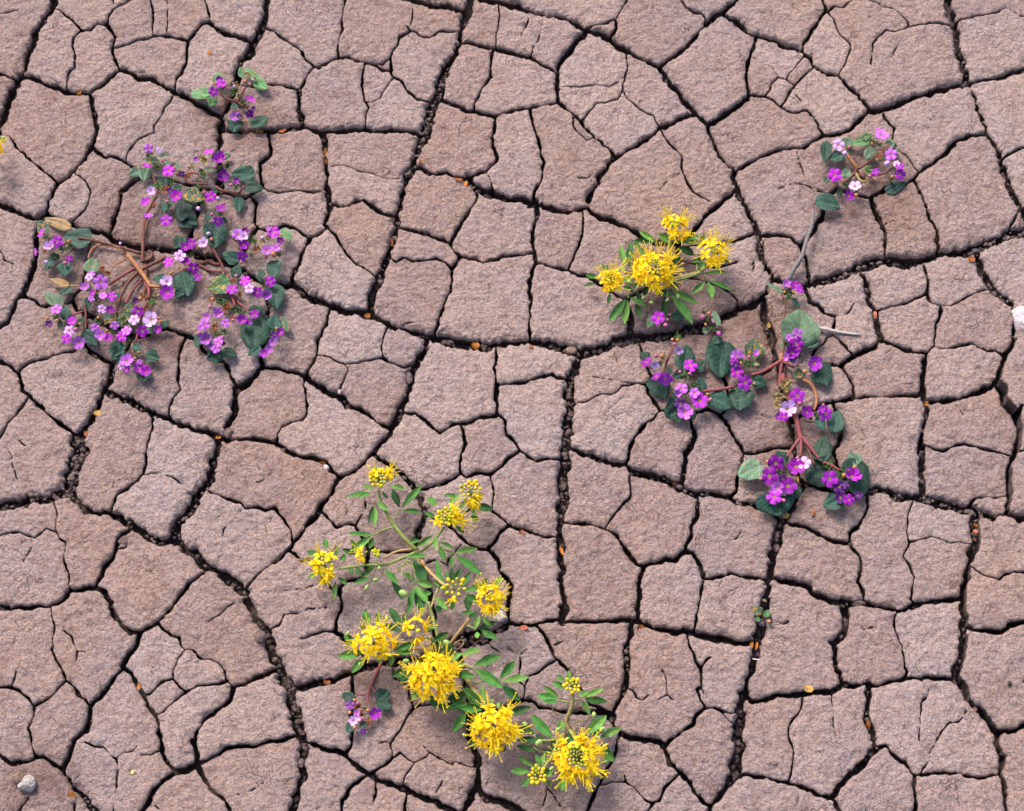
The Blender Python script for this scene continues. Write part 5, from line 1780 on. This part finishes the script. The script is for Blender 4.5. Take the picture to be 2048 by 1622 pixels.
# ------------------------------------------------------------------ yellow plants
def petal4_unit(seed):
    """A flower of four spoon-shaped petals seen a little from above."""
    rg = np.random.default_rng(seed)
    V, F = [], []
    for k in range(4):
        a = (-1.2, -0.4, 0.4, 1.2)[k] * rg.uniform(.9, 1.25) if seed % 2 else k * 1.5708 + rg.uniform(-.2, .2)
        L = rg.uniform(.85, 1.05); tilt = rg.uniform(.05, .55)
        b = len(V); n, m = 6, 4
        for j in range(n):
            t = j / (n - 1)
            w = 0.24 * (0.18 + 0.95 * math.sin(math.pi * min(1, t * 0.86 + 0.03)) ** 0.8) * (1 if t < 1 else .5)
            r = L * t; z = math.sin(tilt) * r - 0.35 * t * t * L * (0.4 + tilt)
            for i in range(m):
                s = (i / (m - 1) - 0.5) * 2
                x, y = r * math.cos(tilt * .6), s * w
                V.append((x * math.cos(a) - y * math.sin(a), x * math.sin(a) + y * math.cos(a), z + 0.16 * abs(s) * w * 2))
        for j in range(n - 1):
            for i in range(m - 1):
                F.append((b + j * m + i, b + j * m + i + 1, b + (j + 1) * m + i + 1, b + (j + 1) * m + i))
    return V, F
P4_ME = [mesh_data('yellow_flower', *petal4_unit(400 + v), YEL[v % 2]) for v in range(6)]
YB_ME = []
for k in range(2):
    V, F = ICO1
    YB_ME.append(mesh_data('bud', V * (1, 1, 1.35), F, YBUD[k]))
POD_ME = mesh_data('seed_pod', ICO1[0] * (1, 0.85, 0.9) * (1 + 0.10 * np.cos(2 * np.arctan2(ICO1[0][:, 1], ICO1[0][:, 0])))[:, None], ICO1[1], M_POD)

def head(root, px, py, Rpx, nfl, nbud, z, rg, green=0.3, spread=(0.30, 0.80), side=None, budR=None):
    """One yellow flower head: short stalks, open flowers round a centre of buds, long stamens standing out."""
    R = Rpx * MMPX
    C = Vector(U(px, py, z))
    V, F = [], []
    def add(v, f):
        b = len(V); V.extend([tuple(q) for q in v]); F.extend([tuple(int(i) + b for i in q) for q in f])
    sV, sF = [], []
    def adds(v, f):
        b = len(sV); sV.extend([tuple(q) for q in v]); sF.extend([tuple(int(i) + b for i in q) for q in f])
    base = Vector((0, 0, -R * 0.55))
    flowers, buds = [], []
    if nfl > 13 and nbud < 20: spread = (0.06, 0.80)
    for k in range(nfl):
        if side is None: a = 2.39996 * k + rg.uniform(-.3, .3)
        else: a = math.radians(side[0]) + math.radians(side[1]) * (rg.random() - 0.5)
        q = rg.uniform(*spread) if nfl < 12 else spread[0] + (spread[1] - spread[0]) * ((k + .5) / nfl) ** .7
        p = Vector((math.cos(a) * q * R, math.sin(a) * q * R, R * (0.30 - 0.55 * q) + rg.uniform(-.08, .12) * R))
        flowers.append((p, a, q))
        add(*tube([base, (base + p) * 0.5 + Vector((0, 0, -.05 * R)), p], 0.16, 4))
    bR = budR if budR else (0.26 if nfl > 8 else 0.48)
    for k in range(nbud):
        a = 2.39996 * k + 1.0; q = bR * math.sqrt((k + 0.4) / max(nbud, 1))
        p = Vector((math.cos(a) * q * R, math.sin(a) * q * R, R * (0.38 - 0.45 * q) + rg.uniform(-.05, .05) * R))
        buds.append((p, k / max(nbud, 1)))
        add(*tube([base, p], 0.15, 4))
    add(ICO0[0] * (0.09 * R, 0.09 * R, 0.16 * R) + np.array(base) * 0.8, ICO0[1])
    hb = bpy.data.objects.new('flower_head', mesh_data('flower_head', V, F, STEM[3]))
    SC.collection.objects.link(hb); hb.parent = root
    place(hb, root, Matrix.Translation(C))
    psz = 4.5 + 1.0 * min(1, Rpx / 60.0)
    for p, a, q in flowers:
        lean = 0.25 + 0.85 * q
        n = Vector((math.cos(a) * math.sin(lean), math.sin(a) * math.sin(lean), math.cos(lean)))
        X = Vector((math.cos(a) * math.cos(lean), math.sin(a) * math.cos(lean), -math.sin(lean))); Y = n.cross(X)
        if rg.random() < .5:
            t = rg.uniform(-.7, .7); X, Y = X * math.cos(t) + Y * math.sin(t), Y * math.cos(t) - X * math.sin(t)
        s = psz * rg.uniform(.85, 1.15)
        o = add_obj('yellow_flower', P4_ME[rg.integers(6)], hb)
        o.matrix_basis = frame(p, X * s, Y * s, n * s)
        for j in range(6):                         # six long stamens and a stalked pistil
            b = a + rg.uniform(-.75, .75); e = lean + rg.uniform(-.55, .45)
            d = Vector((math.cos(b) * math.sin(e), math.sin(b) * math.sin(e), math.cos(e)))
            L = s * rg.uniform(1.35, 2.25)
            P = smooth_path([p, p + d * L * .55 + Vector((0, 0, .25)), p + d * L + Vector((0, 0, -.1))], 2)
            adds(*tube(P, 0.17, 4, False))
            adds(ICO0[0] * (0.36, 0.36, 0.36) + np.array(P[-1]), ICO0[1])
        if rg.random() < 0.45:
            b = a + rg.uniform(-.4, .4); e = lean + rg.uniform(-.2, .4)
            d = Vector((math.cos(b) * math.sin(e), math.sin(b) * math.sin(e), math.cos(e)))
            e_ = p + d * s * rg.uniform(1.7, 2.4)
            adds(*tube([p, e_], 0.17, 4, False)); adds(ICO0[0] * (0.62, 0.62, 0.75) + np.array(e_), ICO0[1])
    for p, t in buds:
        o = add_obj('bud', YB_ME[1 if rg.random() < green + 0.4 * (1 - t) - .2 else 0], hb)
        s = (0.70 + 0.62 * t) * rg.uniform(.85, 1.15) * (1.12 if nfl < 8 else 0.92)
        n = (p - base).normalized(); X = n.orthogonal().normalized(); Y = n.cross(X)
        o.matrix_basis = frame(p, X * s, Y * s, n * s)
    if sV:
        so = add_obj('stamens', mesh_data('stamens', sV, sF, YSTA), hb)
    return hb

def yellow_plant(root_px, label, txt, seed, zl=13.0):
    """H head: x y radius flowers buds z green side side-spread bud-radius / E leaflet: base tip width [kind] / S stem / O pod"""
    rg = np.random.default_rng(seed)
    x, y, _ = U(*root_px, 0)
    root = thing('yellow_flower_plant', label, 'plant', (x * MM, y * MM, 0.0))
    for c, v, ox, oy, sc in spec_lines(txt):
        g = lambda i: (v[i] / sc + ox, v[i + 1] / sc + oy)
        if c == 'S':
            pts = [g(i) for i in range(5, len(v), 2)]
            stem_obj(root, pts, v[1], v[2], int(v[0]), v[3], v[4], None)
        elif c == 'E':
            k = int(v[5]) if len(v) > 5 else (0 if rg.random() < .62 else (1 if rg.random() < .5 else 2))
            z = zl + rg.uniform(-3, 4) if k != 2 else zl - 5 + rg.uniform(-1, 2)
            put_leaf(root, LEAFLET_ME[k][rg.integers(4)], 'leaflet', g(0), g(2), v[4] / sc * 1.05, z, z + rg.uniform(-3, 2.5), rg.uniform(-.45, .45), False)
        elif c == 'H':
            px, py = g(0)
            side = (v[7], v[8]) if len(v) > 8 and v[8] > 0 else None
            head(root, px, py, v[2] / sc, int(v[3]), int(v[4]), v[5], rg, v[6] if len(v) > 6 else .3, side=side, budR=v[9] if len(v) > 9 else None)
        elif c == 'O':
            px, py = g(0); R = v[2] / sc * MMPX / 2
            o = add_obj('seed_pod', POD_ME, root)
            a = rg.uniform(0, 6.28)
            place(o, root, frame(Vector(U(px, py, zl + 2)), Vector((math.cos(a), math.sin(a), .2)) * R, Vector((-math.sin(a), math.cos(a), 0)) * R, Vector((-.2, 0, 1)) * R))
    return root

yellow_plant((1318, 552), 'compact bushy yellow plant of four flower heads at the upper middle right', '''
@1160 400 3.753
H 560 515 185 26 26 24 0.35 0 0 0.34; H 228 600 128 11 20 22 0.25 0 0 0.40; H 1005 385 132 12 12 22 0.3; H 712 190 125 11 14 24 0.3
S 4 1.5 1.1 4 16 620 610 720 588 880 545 942 510; S 3 1.2 0.9 5 15 630 620 740 598 860 562 900 545; S 3 1.5 1.1 6 20 640 560 668 400 684 275; S 3 0.8 0.6 12 14 880 545 875 430; S 3 1.3 0.9 6 18 600 600 470 630 340 620
S 3 0.6 0.5 12 14 360 740 368 690 400 660; S 4 1.8 1.5 -6 6 620 640 640 560; S 3 0.6 0.5 12 10 935 570 945 600; S 3 1.0 0.8 6 15 600 580 480 470 390 420
E 562 312 445 235 46; E 552 312 402 305 42; E 338 505 300 338 50 1; E 370 505 380 310 58 2; E 405 320 450 360 42 1; E 128 582 42 562 42; E 118 628 24 646 38
E 342 742 220 912 62 0; E 356 750 333 930 56 1; E 368 726 505 810 46 0; E 425 685 465 770 40 2; E 420 780 458 888 52 2; E 692 680 882 776 56 0; E 688 712 845 925 72 0
E 636 722 632 912 56 2; E 940 612 840 702 46 1; E 962 618 992 735 62 1; E 970 604 1140 676 42 0; E 922 552 1102 540 38 1; E 762 328 910 258 42 0; E 770 322 922 318 42 1; E 738 350 862 412 62 2
E 690 262 632 325 32 0; E 590 255 665 300 62 1; E 715 268 742 330 52 1; E 942 438 838 468 36 0; E 930 462 900 530 46 1; E 900 318 942 262 42 1; E 1062 446 1130 462 30 0; E 490 588 395 668 44 2
E 402 580 310 602 34 0; E 318 640 398 690 36 0; E 228 695 212 782 32 2; E 170 478 205 545 42 1; E 650 200 620 180 30 0; E 700 260 735 300 26 0; E 600 640 570 690 50 2; E 640 560 740 430 50 2; E 500 420 440 360 50 1; E 480 720 500 650 44 2; E 590 720 700 690 80 2; E 700 640 740 660 40 0; E 720 600 650 640 50 2; E 330 540 300 500 40 1; E 1010 420 1080 330 46 2; E 640 220 690 250 40 2
O 735 725 42; O 655 752 30; O 535 770 34; O 475 735 30; O 597 690 30; O 370 620 48
S 3 0.3 0.3 14 15 660 660 656 740; S 3 0.3 0.3 14 15 680 650 735 715; S 3 0.3 0.3 14 15 540 690 536 765
''', 11, 13)

yellow_plant((905, 1288), 'largest yellow flowered plant, spreading from the middle down to the lower centre', '''
@600 910 3.05
H 480 145 100 4 22 27 0.3 90 200 0.55; H 895 380 108 6 22 25 0.4 60 300 0.50; H 1040 225 105 3 22 24 0.3 300 80 0.62; H 150 670 108 7 18 22 0.45 180 260 0.55; H 400 605 52 2 2 20 0.2 200 100; H 465 595 45 0 8 20 0.35; H 945 810 78 1 15 24 0.3 270 60 0.85; H 1160 875 88 12 10 24 0.3
S 3 1.5 1.1 8 20 712 582 640 510 575 430 530 360 490 275 478 215; S 3 0.7 0.5 14 14 572 438 500 460 447 490; S 3 0.5 0.4 15 14 572 392 592 355 612 328; S 3 1.1 0.8 9 19 715 590 620 630 520 668 400 672 240 694
S 5 0.9 0.7 8 17 690 576 590 588 512 630; S 3 1.0 0.8 9 20 735 592 800 540 850 480 880 440; S 3 0.8 0.6 12 14 850 550 900 585 945 602; S 5 1.2 0.9 6 18 738 640 780 700 850 770 892 800; S 3 0.7 0.5 12 10 650 640 690 680 712 780
S 3 0.32 0.3 14 12 630 660 632 800; S 3 0.35 0.3 14 11 650 655 672 720 690 800; S 3 0.35 0.3 14 12 535 680 490 740 420 800; S 3 0.35 0.3 14 12 575 660 605 715; S 3 0.3 0.3 14 12 480 650 445 740; S 4 0.9 0.7 8 15 850 800 820 870 800 930
S 0 0.4 0.35 -4 8 730 560 745 650 765 765; S 4 1.6 1.3 3 9 770 780 735 680 712 582; S 3 0.6 0.5 12 14 645 655 600 690; S 3 0.6 0.5 18 16 1060 290 1000 350 940 370
E 420 225 285 255 32; E 432 228 352 262 28; E 445 212 382 182 34; E 448 125 462 58 28; E 522 165 586 118 30; E 550 188 642 205 30; E 607 320 563 210 42 2; E 622 320 742 188 44 0; E 626 338 738 347 30 0; E 470 288 538 338 34 1; E 447 308 422 418 28; E 458 308 454 438 30 1; E 500 220 535 265 20
E 442 486 287 478 30 0; E 440 492 303 588 40 1; E 450 500 424 572 36 0; E 372 602 306 516 32 0; E 345 605 255 575 30 2; E 132 622 38 588 40 0; E 162 572 154 513 34 0; E 222 622 226 553 24; E 120 725 45 748 32 0; E 215 768 210 882 28 1; E 232 745 292 792 27 0; E 342 682 378 742 30; E 432 748 328 784 30 0; E 268 650 268 600 24 0; E 472 652 383 752 40 0; E 520 700 592 780 37 0; E 622 715 700 767 34 0; E 652 622 775 613 34 0
E 560 765 628 882 44 2; E 690 640 765 790 66 2; E 710 770 812 800 42 1; E 702 800 780 902 48 1; E 695 802 664 972 40 0; E 705 830 748 972 58 2; E 812 488 708 562 32 1; E 830 488 824 580 28 1; E 732 520 665 530 30 0; E 855 530 940 570 24 0; E 850 560 886 642 37 0; E 947 594 1082 570 38 1; E 950 612 1108 732 44 0; E 928 682 924 618 27 0; E 932 782 926 688 34 2; E 945 770 985 690 32 2
E 888 802 830 706 30 0; E 890 806 813 768 28 0; E 902 772 895 708 20 0; E 985 802 1037 716 30 0; E 1003 832 1157 783 42 0; E 1010 850 1100 902 38 0; E 1025 960 1028 845 44 2; E 940 885 925 950 30 2; E 1070 308 1178 330 46 2; E 1050 320 1072 372 34 1; E 1042 368 1086 406 37 0; E 1018 315 1058 302 24 0; E 965 325 1022 278 27 0; E 958 250 876 244 22 0; E 905 302 975 240 34 1; E 832 312 776 260 48 1; E 825 382 763 348 30 0; E 948 430 1002 477 24 0; E 832 870 897 940 38 1; E 862 960 828 920 40 2; E 1112 790 1150 760 40 2; E 1190 820 1222 738 38 1; E 860 760 830 640 30 0; E 800 840 760 850 30 0; E 240 640 280 620 22 0; E 300 680 320 730 26 0
O 630 845 52; O 408 810 32; O 485 690 26; O 462 762 28
@660 1110 3.05
H 265 525 132 14 6 22 0.3; H 508 450 72 5 3 22 0.3; H 630 735 165 32 8 25 0.25
S 3 1.0 0.8 9 16 640 560 620 515 575 505; S 5 1.2 0.9 5 15 640 575 500 572 430 560 360 562; S 3 1.2 1.0 7 14 690 580 655 490 625 370 600 285; S 4 1.8 1.3 6 16 770 670 830 750 880 830 935 925; S 3 0.7 0.5 12 14 800 662 880 692; S 3 0.5 0.45 12 13 880 780 960 770 1042 762
S 5 1.2 1.0 0 14 728 548 780 480 850 390; S 4 2.0 1.7 -8 7 745 590 700 585 770 670; S 3 1.0 0.8 8 18 690 600 650 660 632 700; S 5 0.4 0.3 -4 0 740 600 800 560 815 530 790 520 740 560 745 600; S 3 0.5 0.4 12 14 840 430 895 455; S 3 0.8 0.7 8 13 860 920 840 860 800 800; S 3 0.4 0.4 12 14 395 580 372 560
E 200 598 48 618 52 1; E 212 630 133 718 52 0; E 298 590 306 668 27 1; E 376 598 372 678 34 1; E 400 580 530 530 40 0; E 396 590 506 597 38 1; E 247 422 203 338 40 0; E 283 430 298 340 30 0; E 150 545 88 490 44 0; E 180 430 215 450 34 2; E 432 442 363 320 50 2; E 460 442 455 350 34 2; E 315 420 432 468 48 2; E 590 450 642 440 22 0; E 612 472 580 430 30 2
E 628 522 722 474 40 0; E 622 548 692 582 38 2; E 798 612 922 574 38 1; E 738 642 802 600 38 1; E 880 670 1042 613 52 0; E 884 694 1052 808 57 0; E 1036 752 1127 648 50 0; E 1054 770 1212 745 44 1; E 1050 798 1158 887 52 2; E 760 730 888 742 44 0; E 768 650 815 682 32 1; E 470 690 383 742 42 0; E 490 702 428 782 48 2; E 550 812 503 878 42 1; E 620 840 640 932 38 2; E 672 880 700 955 44 2
E 828 808 930 932 44 0; E 925 912 930 793 32 1; E 840 908 698 942 40 0; E 930 950 788 940 34 0; E 895 470 902 506 30 1; E 915 455 1022 512 38 0; E 880 458 912 370 34 1; E 930 370 982 437 32 1; E 912 440 1012 408 32 2; E 880 348 798 355 24 0; E 900 350 843 387 30 2; E 720 880 840 860 80 2; E 800 830 740 900 60 2; E 700 560 760 600 60 2; E 420 560 380 530 30 0; E 690 520 720 560 30 1
O 712 535 42; O 465 648 38; O 183 668 28; O 110 478 28; O 348 382 28; O 520 384 24
@900 1310 3.367
H 300 490 165 28 5 24 0.2
E 385 402 547 348 52 2; E 402 480 577 528 56 2; E 230 362 98 223 48 0; E 238 350 215 198 36 1; E 215 370 63 360 40 0; E 205 352 0 345 48 0; E 108 388 22 517 58 0; E 145 385 180 475 46 2; E 270 320 292 300 28 1; E 330 360 325 315 28 1; E 250 580 262 645 38 2; E 345 600 365 650 38 2; E 180 560 145 620 40 1
O 505 465 36; O 95 540 26; O 400 340 26; O 304 665 24; O 398 608 22
''', 12, 14)

yellow_plant((1140, 1452), 'yellow plant with a bare upright stem and a ring shaped head, lower centre', '''
@900 1310 3.367
H 865 690 170 24 34 23 0.75 0 0 0.42; H 822 205 62 0 16 24 0.35 0 0 0.8; H 590 808 64 0 18 20 0.3 0 0 0.85
S 4 1.6 1.3 5 20 840 540 800 500 785 450 800 400 820 340 825 262; S 3 0.7 0.5 13 14 812 320 735 308; S 3 0.5 0.4 14 14 828 306 890 300; S 4 0.4 0.3 12 10 680 328 700 380 750 412; S 4 0.4 0.35 10 13 800 436 900 440 980 405
S 3 1.2 0.9 7 15 760 530 720 600 690 680 630 760; S 3 0.6 0.5 10 13 690 660 610 650 560 622; S 3 1.2 1.0 8 18 800 500 840 560 865 640; S 4 1.7 1.5 -6 8 830 520 785 470; S 3 0.6 0.5 12 14 610 575 700 575
E 735 286 628 208 36 1; E 726 298 588 272 52 0; E 726 312 632 316 30 0; E 782 222 688 184 40 0; E 772 182 720 132 32 1; E 802 190 800 103 32 1; E 897 285 1037 228 36 1; E 905 298 1057 312 44 0; E 886 310 942 397 38 1; E 862 275 935 252 34 1
E 694 560 546 405 58 0; E 745 512 745 440 48 1; E 915 532 1052 408 62 1; E 1010 556 1152 490 48 1; E 955 545 1025 500 34 1; E 1005 605 1107 716 62 0; E 622 580 450 570 50 2; E 640 602 578 530 36 2; E 572 650 448 610 42 2; E 702 650 618 660 32 2; E 692 640 705 560 44 2; E 560 752 463 680 34 1; E 537 785 408 780 42 1; E 540 830 484 886 40 0; E 610 742 574 670 24 0; E 608 755 637 665 32 1; E 640 832 680 886 24 0; E 630 815 700 770 54 1; E 755 825 750 912 62 1; E 700 560 760 620 40 2; E 740 700 700 740 50 2; E 820 520 800 600 40 2
O 598 592 50; O 1026 500 38; O 1040 720 40; O 970 402 36; O 1000 555 26; O 1042 612 28; O 725 500 28; O 742 492 22; O 685 765 34
''', 13, 13)

yellow_plant((-6, 300), 'sliver of a yellow flower head cut off by the left edge', '''
@0 0 4.054
H -58 1215 75 9 4 20 0.3; E -20 1120 55 1150 45 0; E -40 1180 30 1120 40 0; S 3 1.0 0.8 0 16 -40 1300 -22 1215
''', 14, 13)
print('objects', len(bpy.data.objects))
